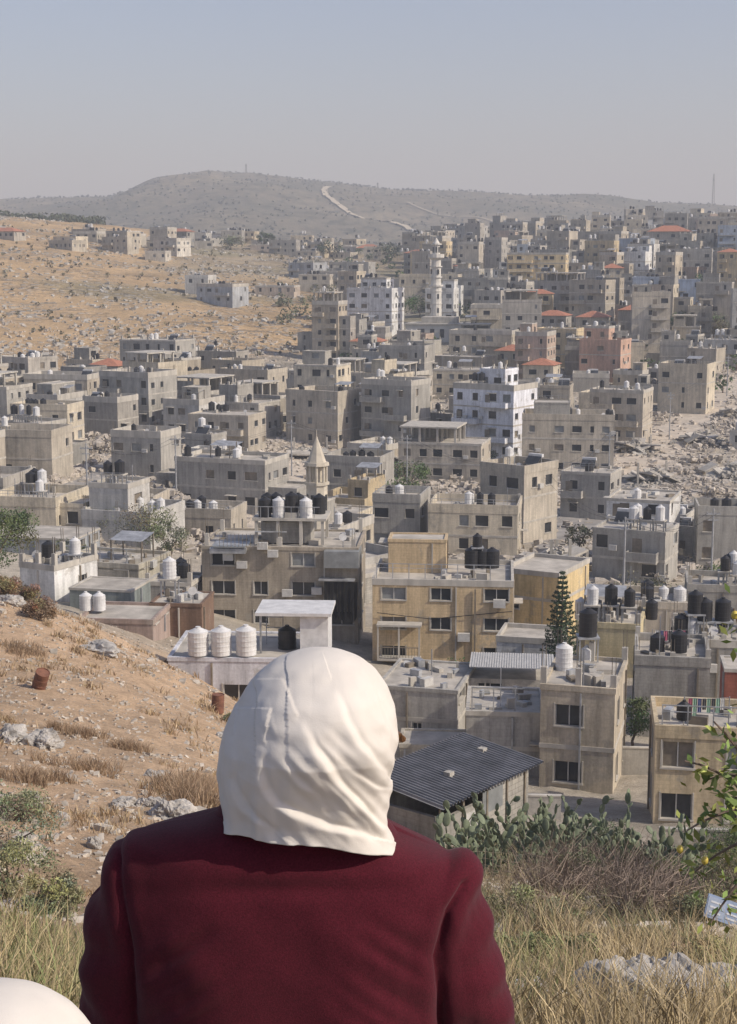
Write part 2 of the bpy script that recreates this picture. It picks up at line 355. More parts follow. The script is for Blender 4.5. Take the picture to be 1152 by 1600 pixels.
def roofstuff(mb,x0,y0,w,d,z,rr,det,nt_=None):
    n=14 if det>1 else (10 if det>0 else 8)
    nt_=rr.choice((1,2,2,3,4,4)) if nt_ is None else nt_
    bx,by=x0+rr.uniform(.15,.6)*w,y0+rr.uniform(.15,.8)*d; st=rr.choice((0,.25,.4,1.3))
    for i in range(nt_):
        r=rr.uniform(.38,.56); x=min(max(bx+(i%3)*1.35,x0+.8),x0+w-.8); y=min(max(by+(i//3)*1.4,y0+.8),y0+d-.8)
        if i and rr.random()<.3: x=rr.uniform(x0+.8,x0+w-.8); y=rr.uniform(y0+.8,y0+d-.8)
        if st>.5: mb.box(x-.6,x+.6,y-.6,y+.6,z+st-.12,z+st-.002,T); [mb.box(x+a-.05,x+a+.05,y+b-.05,y+b+.05,z,z+st-.12,M) for a in (-.5,.5) for b in (-.5,.5)]
        elif st>0: mb.box(x-.5,x+.5,y-.5,y+.5,z+.002,z+st-.002,T)
        tank(mb,x,y,z+st+.002,r,rr.uniform(.9,1.35),K if rr.random()<.6 else Q,n)
    if rr.random()<.3 and det<2:
        x=rr.uniform(x0+1.2,x0+w-1.2); y=rr.uniform(y0+1,y0+d-1)
        mb.poly([(x-1,y-.6,z+.3),(x+1,y-.6,z+.3),(x+1,y+.5,z+1.2),(x-1,y+.5,z+1.2)],G)
        mb.poly([(x-1,y-.6,z+.26),(x-1,y+.5,z+1.16),(x+1,y+.5,z+1.16),(x+1,y-.6,z+.26)],M)
        mb.box(x-1,x+1,y+.55,y+1.0,z+1.1,z+1.5,Q); mb.box(x-.9,x-.8,y+.6,y+.7,z,z+1.1,M); mb.box(x+.8,x+.9,y+.6,y+.7,z,z+1.1,M)
    if rr.random()<.35:
        for a in (.03,.5,.97):
            for b in (.04,.96):
                x=x0+w*a;y=y0+d*b; hh=rr.uniform(.4,1.3); mb.box(x-.16,x+.16,y-.16,y+.16,z,z+.5+hh*.5,T)
                for q in (-.1,.1): mb.box(x+q-.02,x+q+.02,y-.02,y+.02,z+.5+hh*.5,z+1.1+hh,S)
    for _ in range(rr.choice((2,3,5,7,10)) if det<2 else 14):
        x=rr.uniform(x0+.6,x0+w-.6); y=rr.uniform(y0+.6,y0+d-.6); s=rr.uniform(.12,.5); mb.box(x-s,x+s,y-s*.5,y+s*.5,z+.01,z+rr.uniform(.1,.6),rr.choice((T,S,B,AC,M,RF)),Mx=Matrix.Translation((x,y,0))@Matrix.Rotation(rr.uniform(0,3),4,'Z')@Matrix.Translation((-x,-y,0)))
    if rr.random()<.3:
        for i in range(int(w/1.2)): a=x0+.3+i*1.2; mb.box(a-.03,a+.03,y0+.07,y0+.13,z,z+1.5,M)
        mb.box(x0+.3,x0+w-.3,y0+.08,y0+.12,z+1.45,z+1.5,M); mb.box(x0+.3,x0+w-.3,y0+.08,y0+.12,z+1.15,z+1.18,M)
    if rr.random()<.35:
        x=rr.uniform(x0+.5,x0+w-.5); y=rr.uniform(y0+.5,y0+d-.5); mb.box(x-.03,x+.03,y-.03,y+.03,z,z+rr.uniform(1.5,3),M)
    if rr.random()<.14:
        x=rr.uniform(x0+1.6,x0+w-1.6) if w>3.4 else x0+w/2; y=y0+d*.6; mb.poly([(x-1.5,y-1.2,z+1.7),(x+1.5,y-1.2,z+1.7),(x+1.5,y+1.2,z+2.1),(x-1.5,y+1.2,z+2.1)],M)
        for a in (-1.4,1.4):
            for b in (-1.1,1.1): mb.box(x+a-.05,x+a+.05,y+b-.05,y+b+.05,z,z+1.9+b*.15,S)
    if det>0 and rr.random()<.4:
        x=rr.uniform(x0+.6,x0+w-.6); y=y0+.5; mb.box(x-.03,x+.03,y-.03,y+.03,z,z+.8,M)
        mb.tube([(x,y-.05,z+.85),(x,y-.15,z+.92)],[.1,.32],10,AC)
placed=[]
def house(name,u,y,w,d,fl,rot,col,fh=3.05,det=1,prob=.72,ph=None,upper=None,wing=None,tanks=None,base=None,seed=None,red=False,clutter=True,x=None,skel=None):
    rr=random.Random(seed if seed is not None else int(abs(u)*31+y*17))
    cx=ux(u,y) if x is None else x; z=H(cx,y) if base is None else base
    mb=MB(); ph=rr.choice((.25,.5,.9,.9)) if ph is None else ph
    Hh=block(mb,-w/2,-d/2,w,d,0,fl,fh,W,det,prob,rr,sink=4,ph=0 if red else ph)
    if red:
        e=.4; a=(-w/2-e,-d/2-e,Hh+.05);b=(w/2+e,-d/2-e,Hh+.05);c=(w/2+e,d/2+e,Hh+.05);dd=(-w/2-e,d/2+e,Hh+.05); rh=min(w,d)*.2
        r1=(-w/2+d*.45,0,Hh+rh); r2=(w/2-d*.45,0,Hh+rh)
        if r1[0]>r2[0]: r1=r2=(0,0,Hh+rh)
        mb.poly([a,b,r2,r1],D); mb.poly([b,c,r2],D); mb.poly([c,dd,r1,r2],D); mb.poly([dd,a,r1],D); mb.poly([a,dd,c,b],T)
    if upper:
        ax,ay,uw,ud,ufl=upper
        if ufl<1:
            block(mb,-w/2+ax*(w-uw),-d/2+ay*(d-ud)+.0,uw-.1,ud-.1,Hh+.01,1,2.5,rr.choice((W,B)),det,.25,rr,ph=.1); 
        else:
            h2=block(mb,-w/2+.06+ax*(w-uw-.12),-d/2+.06+ay*(d-ud-.12),uw,ud,Hh+.01,ufl,fh,rr.choice((W,W,B)),det,prob,rr,ph=.4)
            roofstuff(mb,-w/2+ax*(w-uw),-d/2+ay*(d-ud),uw,ud,h2,rr,det,rr.choice((0,1,2)))
    if wing:
        side,ww,wd,wf=wing
        h3=block(mb,(w/2+.01 if side>0 else -w/2-ww-.01),-d/2+rr.uniform(0,max(.1,d-wd)),ww,wd,0,wf,fh*.97,rr.choice((W,B)),det,prob,rr,sink=4,ph=.3)
    if det>=0 and rr.random()<.45 and fl>1 and det<2:
        for f in range(1,fl):
            a=rr.choice((-w/2+.3,0)); bw=w*.42; zz=f*fh-.15
            mb.box(a,a+bw,-d/2-1.2,-d/2-.001,zz,zz+.15,T); mb.box(a,a+bw,-d/2-1.2,-d/2-1.08,zz+.152,zz+1.0,W); mb.box(a,a+.1,-d/2-1.07,-d/2-.01,zz+.152,zz+1.0,W); mb.box(a+bw-.1,a+bw,-d/2-1.07,-d/2-.01,zz+.152,zz+1.0,W)
            mb.box(a+.4,a+1.4,-d/2-.03,-d/2-.002,f*fh+.02,f*fh+2.1,S)
    if not red and clutter:
        if skel and not upper:
            zt_=skeleton(mb,-w/2+.25,-d/2+.25,(w-.5)*rr.uniform(.5,1),d-.5,Hh,rr); 
            if rr.random()<.5: roofstuff(mb,-w/2+.2,-d/2+.2,w*.5,d-.5,zt_,rr,det,rr.choice((0,1,2)))
        else: roofstuff(mb,-w/2,-d/2,w,d,Hh,rr,det,tanks)
    placed.append((cx,y,math.hypot(w,d)*.5))
    return mb.make(name,MATS,(cx,y,z),rad(rot),color=col)
GY=(.37,.355,.32);BG=(.46,.415,.34);WH=(.66,.66,.64);YE=(.60,.49,.31);CR=(.56,.50,.39);DK=(.29,.28,.255);LB=(.38,.43,.50)
L=[('concrete_house',234,191,6.6,7.5,3,-40,BG,{}),('concrete_house',167,178,10.3,8,2,-9,CR,dict(fh=2.7)),('concrete_house',52,182,5.7,7,2,-12,GY,{}),
('concrete_house',416,156,7.5,6,2,-24,GY,dict(fh=2.7,ph=.25)),('apartment_building',428,172,7.0,8,3,-20,WH,dict(fh=2.5,ph=.2)),('concrete_house',347,214,7,7,2,-22,GY,dict(fh=3.2)),
('apartment_building',311,255,15,9,3,-8,BG,dict(upper=(.2,.5,6,5,0))),('apartment_building',197,272,12,9,4,-33,(.70,.72,.77),dict(upper=(.6,.5,5,5,1),ph=.9)),
('concrete_house',119,248,13.5,9,2,-14,BG,dict(prob=.9,skel=True)),('concrete_house',-14,222,8.3,8,2,-16,GY,dict(fh=3.2)),('apartment_building',-66,281,11,10,3,-30,BG,{}),
('concrete_house',-212,203,13,8,2,-20,GY,dict(fh=3.3,wing=(1,4,6,1))),('concrete_house',-346,226,8,7,2,-18,GY,{}),('concrete_house',-366,172,6.5,6,1,-10,BG,dict(ph=.9)),('concrete_house',-256,168,8,6,1,-12,BG,dict(ph=.9)),
('apartment_building',-358,285,11,9,3,-28,GY,{}),('apartment_building',-328,350,14,10,3,-20,GY,{}),('apartment_building',11,452,14,10,4,-22,(.72,.72,.71),dict(upper=(.6,.5,8,6,1))),
('apartment_building',97,505,19,12,3,-10,CR,{}),('apartment_building',212,430,18,11,3,-8,CR,{}),('apartment_building',264,510,19,12,5,-12,(.66,.53,.32),dict(fh=2.8,prob=.9)),
('apartment_building',304,456,15,11,4,-20,GY,dict(skel=True)),('apartment_building',470,600,16,12,4,-15,BG,dict(red=True)),('apartment_building',369,365,10,9,3,-25,(.54,.36,.27),dict(upper=(.1,.5,6,5,1))),
('apartment_building',495,450,7.5,9,4,-10,(.30,.36,.46),{}),('apartment_building',440,456,10,9,4,-15,LB,{}),('apartment_building',496,318,10,8,3,-25,CR,{}),
('apartment_building',394,288,10,9,3,-22,BG,{}),('concrete_house',548,172,5.5,6,2,-8,GY,{}),
('apartment_building',-320,706,9,9,2,-20,BG,{}),('concrete_house',-404,325,7,7,2,-15,CR,dict(red=True)),('concrete_house',270,350,7,7,2,-20,CR,dict(red=True)),('concrete_house',225,375,7,7,2,-20,CR,dict(red=True)),
('concrete_house',0,400,8,7,2,-15,CR,dict(red=True)),('concrete_house',350,410,8,8,3,-15,BG,dict(red=True)),('concrete_house',415,420,8,8,3,-15,BG,dict(red=True)),
('apartment_building',545,640,16,12,5,-15,BG,{}),('apartment_building',575,560,14,12,5,-12,LB,{}),('apartment_building',410,560,15,12,4,-18,LB,{}),
('apartment_building',500,520,15,12,4,-14,GY,{}),('apartment_building',330,600,15,12,4,-14,GY,{}),('concrete_house',-475,300,13,8,2,-12,BG,{}),('concrete_house',-500,255,10,7,2,-12,CR,{}),('concrete_house',-540,215,12,8,2,-10,BG,{}),
('apartment_building',45,310,12,9,3,-20,BG,dict(skel=True)),('concrete_house',150,345,13,9,2,-12,CR,{}),('concrete_house',60,360,11,9,3,-18,GY,{}),('concrete_house',-180,330,12,9,2,-25,BG,{}),('concrete_house',-220,262,11,8,2,-18,BG,{})]
for n,u,y,w_,d_,fl,rt,col,kw in L: house(n,u,y,w_,d_,fl,rt,col,**kw)
placed+= [(ux(-80,160),160,4),(ux(105,447),447,12),(ux(105,425),425,10)]
PAL=[(GY,8),(BG,6),(DK,2.5),(CR,5),((.41,.385,.34),5),((.42,.37,.29),5),(WH,1.4),(YE,1.6),((.52,.41,.33),.8),(LB,.8),((.50,.49,.46),3)]
def pick(rr):
    t=rr.uniform(0,sum(p[1] for p in PAL))
    for c,wt in PAL:
        t-=wt
        if t<=0: break
    k=rr.uniform(.80,1.16); return tuple(v*k for v in c)
def inroad(x,y,r): return (np.hypot(RPn[:,0]-x,RPn[:,1]-y)<r).any()
def ok(x,y,r,g=.6):
    for a,b,c in placed:
        if abs(a-x)<c+r+g and abs(b-y)<c+r+g and math.hypot(a-x,b-y)<(c+r)*.86+g: return False
    return True
for i in range(17000):
    y=140+math.sqrt(R.random())*690
    if y>830: continue
    bmax=.30 if y>200 else .29
    b=R.uniform(-bmax,bmax); x=b*y; u=b*2400
    if b<-.02 and y>325+(b+.24)*370: continue
    if -.02<=b<.03 and y>475: continue
    if .03<=b<.10 and y>520 and R.random()<.75: continue
    if noise.noise((x/45,y/45,77))>.30: continue
    low=False; k1=1
    if 375<u<720 and 196<y<370: low=True; k1=.93
    if 430<u<720 and 150<y<=196: low=True; k1=.4
    if -215<u<-85 and 185<y<262: low=True; k1=.85
    if 235<u<385 and 145<y<212: low=True; k1=.85
    if -590<u<-390 and 170<y<205: low=True; k1=.85
    if low and R.random()<k1: continue
    big=R.random()<.22
    w_=R.uniform(6,11) if not big else R.uniform(11,17); d_=R.uniform(6,10)
    if low: w_=R.uniform(5,7); d_=5
    r=math.hypot(w_,d_)*.5
    if inroad(x,y,r*.75+(9 if low else 6)) or not ok(x,y,r,R.choice((.4,1.0,3))): continue
    fl=R.choice((1,2,2,2,3,4)) if y<400 else R.choice((2,2,3,3,4,5))
    if y<180: fl=R.choice((1,1,2))
    if b<-.1: fl=min(fl,R.choice((2,2,3)))
    if .02<b<.07 and 330<y<447: fl=min(fl,2)
    k=1+22/y
    if low or inroad(x*k,y+22,11): fl=1
    rot=-24+24*noise.noise((x/90,y/90,20))+R.uniform(-12,12)
    up=None
    if R.random()<.45: up=(R.choice((0,.3,1)),R.choice((.5,1)),w_*R.uniform(.35,.6),d_*R.uniform(.4,.8),R.choice((0,0,1)))
    wing=(R.choice((-1,1)),R.uniform(2.5,4.5),d_*.6,max(1,fl-1)) if R.random()<.3 else None
    red=R.random()<.03
    if red: w_=min(w_,8.5); d_=min(d_,8); up=None
    house('concrete_house' if fl<3 else 'apartment_building',0,y,w_,d_,fl,rot,pick(R),det=1 if y<330 else 0,upper=up,wing=wing,x=x,seed=i,red=red,fh=R.uniform(2.8,3.1),prob=R.uniform(.4,.85),skel=R.random()<.3 and fl>1)
for (u0,u1,y0,y1,n,col) in ((-470,-290,620,680,12,CR),(-300,-110,710,770,11,GY),(-290,-220,500,530,3,GY),(-190,-120,520,545,2,BG),(-95,-15,540,640,9,GY),(-120,120,690,820,20,CR),(60,200,560,640,6,GY),(-576,-560,600,640,1,GY)):
    for i in range(n*4):
        y=R.uniform(y0,y1);u=R.uniform(u0,u1);w_=R.uniform(8,14);d_=R.uniform(7,10);x=ux(u,y)
        if not ok(x,y,math.hypot(w_,d_)*.5,1): continue
        house('concrete_house',0,y,w_,d_,R.choice((1,1,2)),R.uniform(-35,5),lerp3(col,pick(R),.5),det=0,x=x,seed=i+int(y),red=R.random()<.04,fh=2.8)
        n-=1
        if n<=0: break
mb=MB(); rr=random.Random(77)
for (u0,y0,u1,y1) in ((-560,470,-330,500),(-300,570,-120,610),(-200,650,40,665),(-20,600,130,640)):
    n=70
    for k in range(n*4):
        t=k/n/4; u=u0+(u1-u0)*t; y=y0+(y1-y0)*t+4*math.sin(t*9); x=ux(u,y)
        if noise.noise((x/20,y/20,88))<-.1: continue
        s=rr.uniform(.2,.45); z=H(x,y); mb.box(x-s,x+s,y-.25,y+.25,z-.3,z+rr.uniform(.25,.6),Mx=None)
mb.make('field_wall',[simple('dry_stone',(.38,.34,.28),.95,.35,.8)])
print('HOUSES',len(placed))
# --- near buildings
def nearhouse(name,u,y,w_,d_,top,rot,col,fl=2,**kw):
    x=ux(u,y); zb=H(x,y)-.2; h=top-zb
    return house(name,u,y,w_,d_,fl,rot,col,fh=h/fl,base=zb,det=2,**kw),x
ob,fx=nearhouse('apartment_building',-128,121,12.2,8,-.185*121,-4,(.35,.305,.24),fl=3,prob=.85,tanks=0,ph=.15,seed=5,clutter=True)
Zf=-.185*121
mb=MB(); 
mb.box(-2.9,2.9,-2,2,1.9,2.1,T)
for a in (-2.6,-.9,.9,2.6):
    for b in (-1.8,1.8): mb.box(a-.12,a+.12,b-.12,b+.12,0,1.898,T)
mb.box(-2.7,-.2,-2.1,-1.9,1.0,1.08,M); mb.box(-6,-3.2,-3.8,-.5,-.4,.0,M)
mb.box(-2.2,1.6,-1.2,1.6,.0,1.7,B); mb.box(2.9,5.6,-3.9,-1.2,-1.4,-.1,GL)
for i,(x,y,k) in enumerate(((-2.0,-1.2,K),(-.9,-1.2,Q),(.1,-1.1,K),(1.25,-1.3,Q),(-1.4,1,K),(.4,.9,K),(2.1,.6,K),(-2.1,.9,K))):
    z0=2.102 if i!=2 else 2.5
    if i==2: mb.box(x-.5,x+.5,y-.5,y+.5,2.102,2.498,T)
    tank(mb,x,y,z0,.50,1.35,k,16)
for i in range(9): mb.box(-2.85+i*.6,-2.81+i*.6,-2.02,-1.98,2.1,3.0,M)
mb.box(-2.85,2.4,-2.03,-1.97,3.0,3.04,M)
for i in range(12): mb.box(-5.2+i*.3,-5.17+i*.3,-3.9,-3.87,.15,1.2,S)
mb.make('rooftop_tank_platform',MATS,(ux(-118,120),120,Zf+.1),rad(-4))
mb=MB()
mb.box(2.6,5.4,-.9,-.02,4.6,4.7,M); mb.box(-5.6,-3.1,-.8,-.02,7.1,7.2,GL)
for (a,z) in ((-4.9,6.0),(-1.4,6.3),(-2.2,6.9),(2.0,3.4),(-.3,3.2),(4.4,6.2)): mb.box(a,a+.8,-.38,-.03,z,z+.55,AC)
for q in range(10): mb.poly([(3.0+q*.26,-.5-.1*(q%2),4.5),(3.26+q*.26,-.5-.1*((q+1)%2),4.5),(3.2+q*.26,-.35-.1*((q+1)%2),1.7-.25*(q%3)),(3.0+q*.26,-.35-.1*(q%2),1.8-.25*((q+2)%3))],K)
mb.make('balcony_awning',MATS,(ux(-128,116.8),116.9,H(ux(-128,121),121)-.2),rad(-4))
nearhouse('yellow_apartment_building',118,115,10.4,8,-.208*115,-5,(.60,.465,.285),fl=3,prob=.75,tanks=0,ph=.35,upper=(.15,.8,4.5,3,0),seed=12)
xb=ux(118,110.9); zb=-.208*115
mb=MB() # balcony frame and pipes on the ochre facade
mb.box(-4.9,-1.7,-1.2,-.03,-5.6,-5.45,T)
for a in (-4.85,-3.3,-1.8): mb.box(a-.06,a+.06,-1.2,-1.08,-5.448,-3.0,T)
mb.box(-4.95,-1.65,-1.25,-.03,-2.998,-2.85,T); mb.box(-4.8,-1.75,-1.18,-1.1,-4.6,-4.54,S)
for k in range(14): mb.box(-4.78+k*.22,-4.75+k*.22,-1.16,-1.12,-5.448,-4.6,S)
mb.box(2.2,2.32,-.16,-.02,-8,-.3,S); mb.tube([(-5,-.12,-2.2),(-1,-.12,-2.6),(5,-.12,-1.9)],[.03]*3,5,K); mb.box(1.0,1.9,-.45,-.05,-4.2,-3.6,AC); mb.box(3.6,4.5,-.45,-.05,-1.6,-1.0,AC)
mb.make('balcony_frame',MATS,(xb,110.95,zb),rad(-5))
nearhouse('yellow_apartment_building',275,124,5,7,-.203*124,-28,(.62,.49,.27),fl=3,prob=.25,tanks=0,ph=.3,seed=8,clutter=False)
def roof_tanks(lst,y,row_s,nm='water_tank'):
    for u,k,r,h,dz in lst:
        mb=MB(); tank(mb,0,0,0,r,h,k,20)
        if dz>.3:
            mb.box(-r-.1,r+.1,-r-.1,r+.1,-.1,-.002,M)
            for a in (-r,r):
                for b in (-r,r): mb.box(a-.04,a+.04,b-.04,b+.04,-dz,-.1,M)
        mb.make(nm,MATS,(ux(u,y),y,-row_s*y+dz+.02),smooth=False)
roof_tanks([(160,K,.56,1.35,.1),(176,K,.5,1.3,.1),(191,K,.55,1.3,.1),(168,K,.36,.8,1.7)],114,.205)
roof_tanks([(-265,Q,.56,1.3,0),(-229,Q,.56,1.35,0),(-190,Q,.56,1.4,0)],82,.2635)
nearhouse('white_house',-182,84.5,8.4,6,-.2635*84.5+.5,-3,(.60,.61,.65),fl=1,prob=.3,ph=.1,tanks=0,seed=4,clutter=False)
yy=84;xx=ux(-112,yy);zz=-.262*yy
mb=MB(); mb.box(-2.1,2.1,-1.6,1.8,2.45,2.62,Q); mb.box(.35,1.9,-1.3,-1.1,0,2.448,Q); mb.box(1.5,1.9,-1.09,1.5,0,2.448,Q); mb.box(-1.9,-1.8,-1.3,-1.2,0,2.448,M)
for z in (.6,1.2,1.8): mb.box(-1.8,-.8,.8,.84,z,z+.05,M)
mb.box(-1.8,-1.75,.8,.85,0,2.2,M); mb.box(-.85,-.8,.8,.85,0,2.2,M)
mb.make('roof_canopy',MATS,(xx,yy,zz),rad(-3)); roof_tanks([(-126,K,.5,1.3,0)],84,.262)
nearhouse('concrete_house',335,83,4.0,6.5,-.277*83,-15,(.50,.44,.34),fl=2,prob=1,ph=.2,tanks=0,seed=3)
nearhouse('concrete_block_house',212,85,4.3,5,-.296*85,-5,(.36,.35,.325),fl=2,prob=.15,ph=.15,tanks=0,seed=9)
nearhouse('concrete_house',222,96,5.2,6,-.272*96,-6,(.46,.43,.38),fl=2,prob=.8,ph=.0,tanks=0,seed=14,clutter=False)
nearhouse('concrete_house',92,93,5.0,6.5,-.278*93,-14,(.40,.385,.35),fl=2,prob=.5,ph=.12,tanks=0,seed=15)
nearhouse('concrete_block_house',115,86,4.8,3,-.322*86,-4,(.50,.46,.38),fl=1,prob=.2,ph=.1,tanks=0,seed=16,clutter=False)
roof_tanks([(302,Q,.48,1.35,.2)],84,.277); roof_tanks([(338,K,.52,1.4,2.0),(337,Q,.34,1.1,.1)],86,.274)
mb=MB()
for i in range(34): 
    x=-2.6+i*.155; mb.box(x,x+.1,-1.8,1.8,0.02,.06,AC); mb.box(x+.1,x+.155,-1.8,1.8,0,.02,M)
mb.make('corrugated_roof',MATS,(ux(222,94),94,-.268*94),rad(-6))
nearhouse('yellow_house',560,73,7.5,5,-.311*73,-8,(.57,.47,.31),fl=2,prob=.7,ph=.5,tanks=0,seed=21)
nearhouse('concrete_house',470,96,4.6,6,-.262*96,-10,GY,fl=2,prob=.5,ph=.5,tanks=2,seed=22)
nearhouse('concrete_house',545,101,6,6,-.250*101,-8,DK,fl=2,prob=.5,ph=.4,tanks=3,seed=23)
nearhouse('yellow_house',378,112,4.6,6,-.238*112,-14,(.58,.50,.31),fl=1,prob=.5,ph=.3,tanks=3,seed=24)
nearhouse('concrete_house',455,126,7,6,-.226*126,-10,BG,fl=1,prob=.6,ph=.5,tanks=4,seed=25)
nearhouse('concrete_house',560,128,7,6,-.215*128,-10,GY,fl=2,prob=.6,ph=.5,tanks=5,seed=26)
nearhouse('white_house',255,106,4.5,4,-.25*106,-14,WH,fl=1,prob=.5,ph=.3,tanks=0,seed=27,clutter=False)
nearhouse('red_hut',575,88,2,3,-.27*88,-8,(.35,.12,.08),fl=1,prob=.2,ph=.1,tanks=1,seed=28,clutter=False)
roof_tanks([(485,K,.5,1.2,.1),(500,Q,.45,1.0,.1),(548,K,.52,1.3,1.1),(520,K,.5,1.3,1.1),(505,K,.5,1.3,1.6)],100,.251)
roof_tanks([(330,Q,.45,1.4,.1),(352,K,.5,1.4,.1),(390,K,.5,1.3,.1),(440,K,.45,1.3,.1)],113,.24)
roof_tanks([(487,K,.35,.7,.1)],72,.310)
nearhouse('white_house',-482,112,3.2,5,-.20*112,-28,WH,fl=1,prob=.5,ph=.3,tanks=1,seed=31)
nearhouse('concrete_house',-396,126,7.4,6,-.198*126,-18,(.48,.445,.36),fl=2,prob=.8,ph=.3,tanks=0,seed=32)
nearhouse('metal_shed',-402,108,4.6,4,-.215*108,-12,(.22,.25,.24),fl=1,prob=.1,ph=.05,tanks=0,seed=33,clutter=False)
nearhouse('stone_house',-380,100,5.0,5,-.235*100,-6,(.36,.28,.24),fl=1,prob=.1,ph=.2,tanks=0,seed=34,clutter=False)
nearhouse('rusty_shed',-290,104,3.6,4,-.225*104,-6,(.20,.13,.09),fl=1,prob=.6,ph=.1,tanks=1,seed=35)
nearhouse('concrete_house',-300,118,3.6,4,-.212*118,-10,DK,fl=1,prob=.6,ph=.2,tanks=2,seed=36)
roof_tanks([(-441,Q,.42,1.0,.05),(-420,Q,.42,1.0,.05)],100,.2335); roof_tanks([(-456,Q,.4,1.0,.6)],112,.2)
nearhouse('metal_shed',-510,140,9,6,-.18*140,-12,(.30,.32,.34),fl=1,prob=.1,ph=.05,tanks=0,seed=37,clutter=False)
# shed with corrugated roof
sx,sy=ux(108,54.5),54.5; rt=math.atan2(4.5,3.6)
L_,Wd=6.2,3.1; zg=H(sx+1,sy+2)-.8; zt=-.369*54.5
mb=MB()
hW=zt-zg
mb.box(0,L_*.55,0,.18,0,hW-.7,B); mb.box(L_*.55,L_,0,.18,0,hW-.25,B); mb.box(0,.18,.182,Wd,0,hW-.55,B); mb.box(.182,L_,Wd-.18,Wd,0,hW+.1,B); mb.box(L_-.18,L_,.182,Wd-.182,0,hW-.1,B)
for a in (.1,1.6,3.2,4.6,5.9): mb.box(a-.05,a+.05,-.06,-.004,0,hW-.02,S)
mb.box(.25,1.2,-.035,-.003,.25,1.15,GL); mb.box(2.9,4.3,-.035,-.003,hW-1.25,hW-.35,GL); mb.box(1.7,2.8,-.035,-.003,hW-1.6,hW-.9,AC)
for a in (.1,L_-.1): mb.box(a-.05,a+.05,Wd-.1,Wd-.02,0,hW+.3,S)
N=34; st=(L_+.7)/N
for i in range(N):
    x=-.35+i*st
    for (a0,a1,h0,h1) in ((0,.45,0,.0),(.45,.6,0,.09),(.6,.85,.09,.09),(.85,1,.09,0)):
        mb.poly([(x+a0*st,-.5,hW+h0),(x+a1*st,-.5,hW+h1),(x+a1*st,Wd+.4,hW+.42+h1),(x+a0*st,Wd+.4,hW+.42+h0)],13)
for a in (2.2,5.4): mb.box(a,a+.3,.6+a*.2,.9+a*.2,hW+.2,hW+.4,B)
cor=simple('corrugated_dark',(.19,.19,.195),.6,.3,1.2,metal=.2)
mb.make('corrugated_shed',MATS+[cor],(sx,sy,zg),rt)
for (u0,u1,y,h,c) in ((232,300,70,1.2,(.42,.40,.36)),(390,470,84,1.6,(.40,.38,.34)),(455,600,63,1.0,(.5,.46,.38))):
    mb=MB(); x0=ux(u0,y); x1=ux(u1,y); z=min(H(x0,y),H(x1,y)); mb.box(0,x1-x0,0,.2,-1.5,h,W); mb.box(-.03,x1-x0+.03,-.03,.23,h+.001,h+.08,T); mb.make('yard_wall',MATS,(x0,y,z),rad(-4),color=c)
# ------------------------------------------------------------ tower with conical roof
stone=simple('tower_stone',(.50,.455,.37),.9,.2,1,.3)
mb=MB(); n=8
mb.cyl(0,0,-3,6.6,1.15,1.1,n,0); mb.cyl(0,0,6.6,6.9,1.3,1.3,n,0)
for i in range(8):
    a=2*math.pi*i/8; mb.cyl(.98*math.cos(a),.98*math.sin(a),6.9,8.6,.14,.14,6,0)
mb.cyl(0,0,6.9,8.6,.55,.55,8,0)
mb.cyl(0,0,8.6,8.95,1.3,1.25,n,0); mb.cyl(0,0,8.95,11.6,1.0,.06,n,0); mb.cyl(0,0,11.6,12.3,.04,.03,6,0)
for i in range(8):
    a=2*math.pi*(i+.5)/8; Mx=Matrix.Translation((1.04*math.cos(a),1.04*math.sin(a),0))@Matrix.Rotation(a,4,'Z'); mb.box(-.03,.06,-.2,.2,3.6,5.6,1,Mx=Mx)
tx=ux(-80,158); mb.make('mosque_tower',[stone,MATS[G]],(tx,158,-.190*158),0)
mb=MB(); mx,my=ux(105,447),447
mst=simple('minaret_stone',(.58,.56,.51),.9,.15,.5,.3)
mb.cyl(0,0,-6,12,1.75,1.6,12,0); mb.cyl(0,0,12,12.5,2.1,2.1,12,0)
mb.cyl(0,0,12.5,20,1.45,1.35,12,0); mb.cyl(0,0,19.6,20.2,1.5,2.3,12,0); mb.cyl(0,0,20.2,21.2,2.3,2.3,12,0); mb.cyl(0,0,21.2,23.8,1.1,1.0,10,0); mb.cyl(0,0,23.8,24.2,1.5,1.5,10,0); mb.cyl(0,0,24.2,25.8,1.0,.1,10,0)
for z in (3,7,10.5,14.5,17.5): mb.cyl(0,0,z,z+.3,1.78,1.78,12,0)
for i in range(4):
    a=math.pi/2*i-1.2
    for z in (4.5,8.5,15.5): mb.box(1.5,1.8,-.25,.25,z,z+1.4,1,Mx=Matrix.Rotation(a,4,'Z')@Matrix.Translation((-.12,0,0)))
for i in range(8):
    a=2*math.pi*i/8; mb.box(1.05,1.13,-.2,.2,21.6,23.2,1,Mx=Matrix.Rotation(a,4,'Z'))
mb.make('minaret',[mst,MATS[G]],(mx,my,-20.6))
mb=MB(); mb.box(-9,9,-6,6,-6,4.5,0); mb.box(-9.3,9.3,-6.3,6.3,4.5,4.9,2)
for i in range(6): mb.box(-7.6+i*2.8,-6.4+i*2.8,-6.04,-5.9,1,3.4,1); 
mb.box(-5,5,-3,3,4.9,6.6,2)
mb.make('mosque_hall',[mst,MATS[G],MATS[T]],(mx+1,my-9,-23.5),rad(-12))
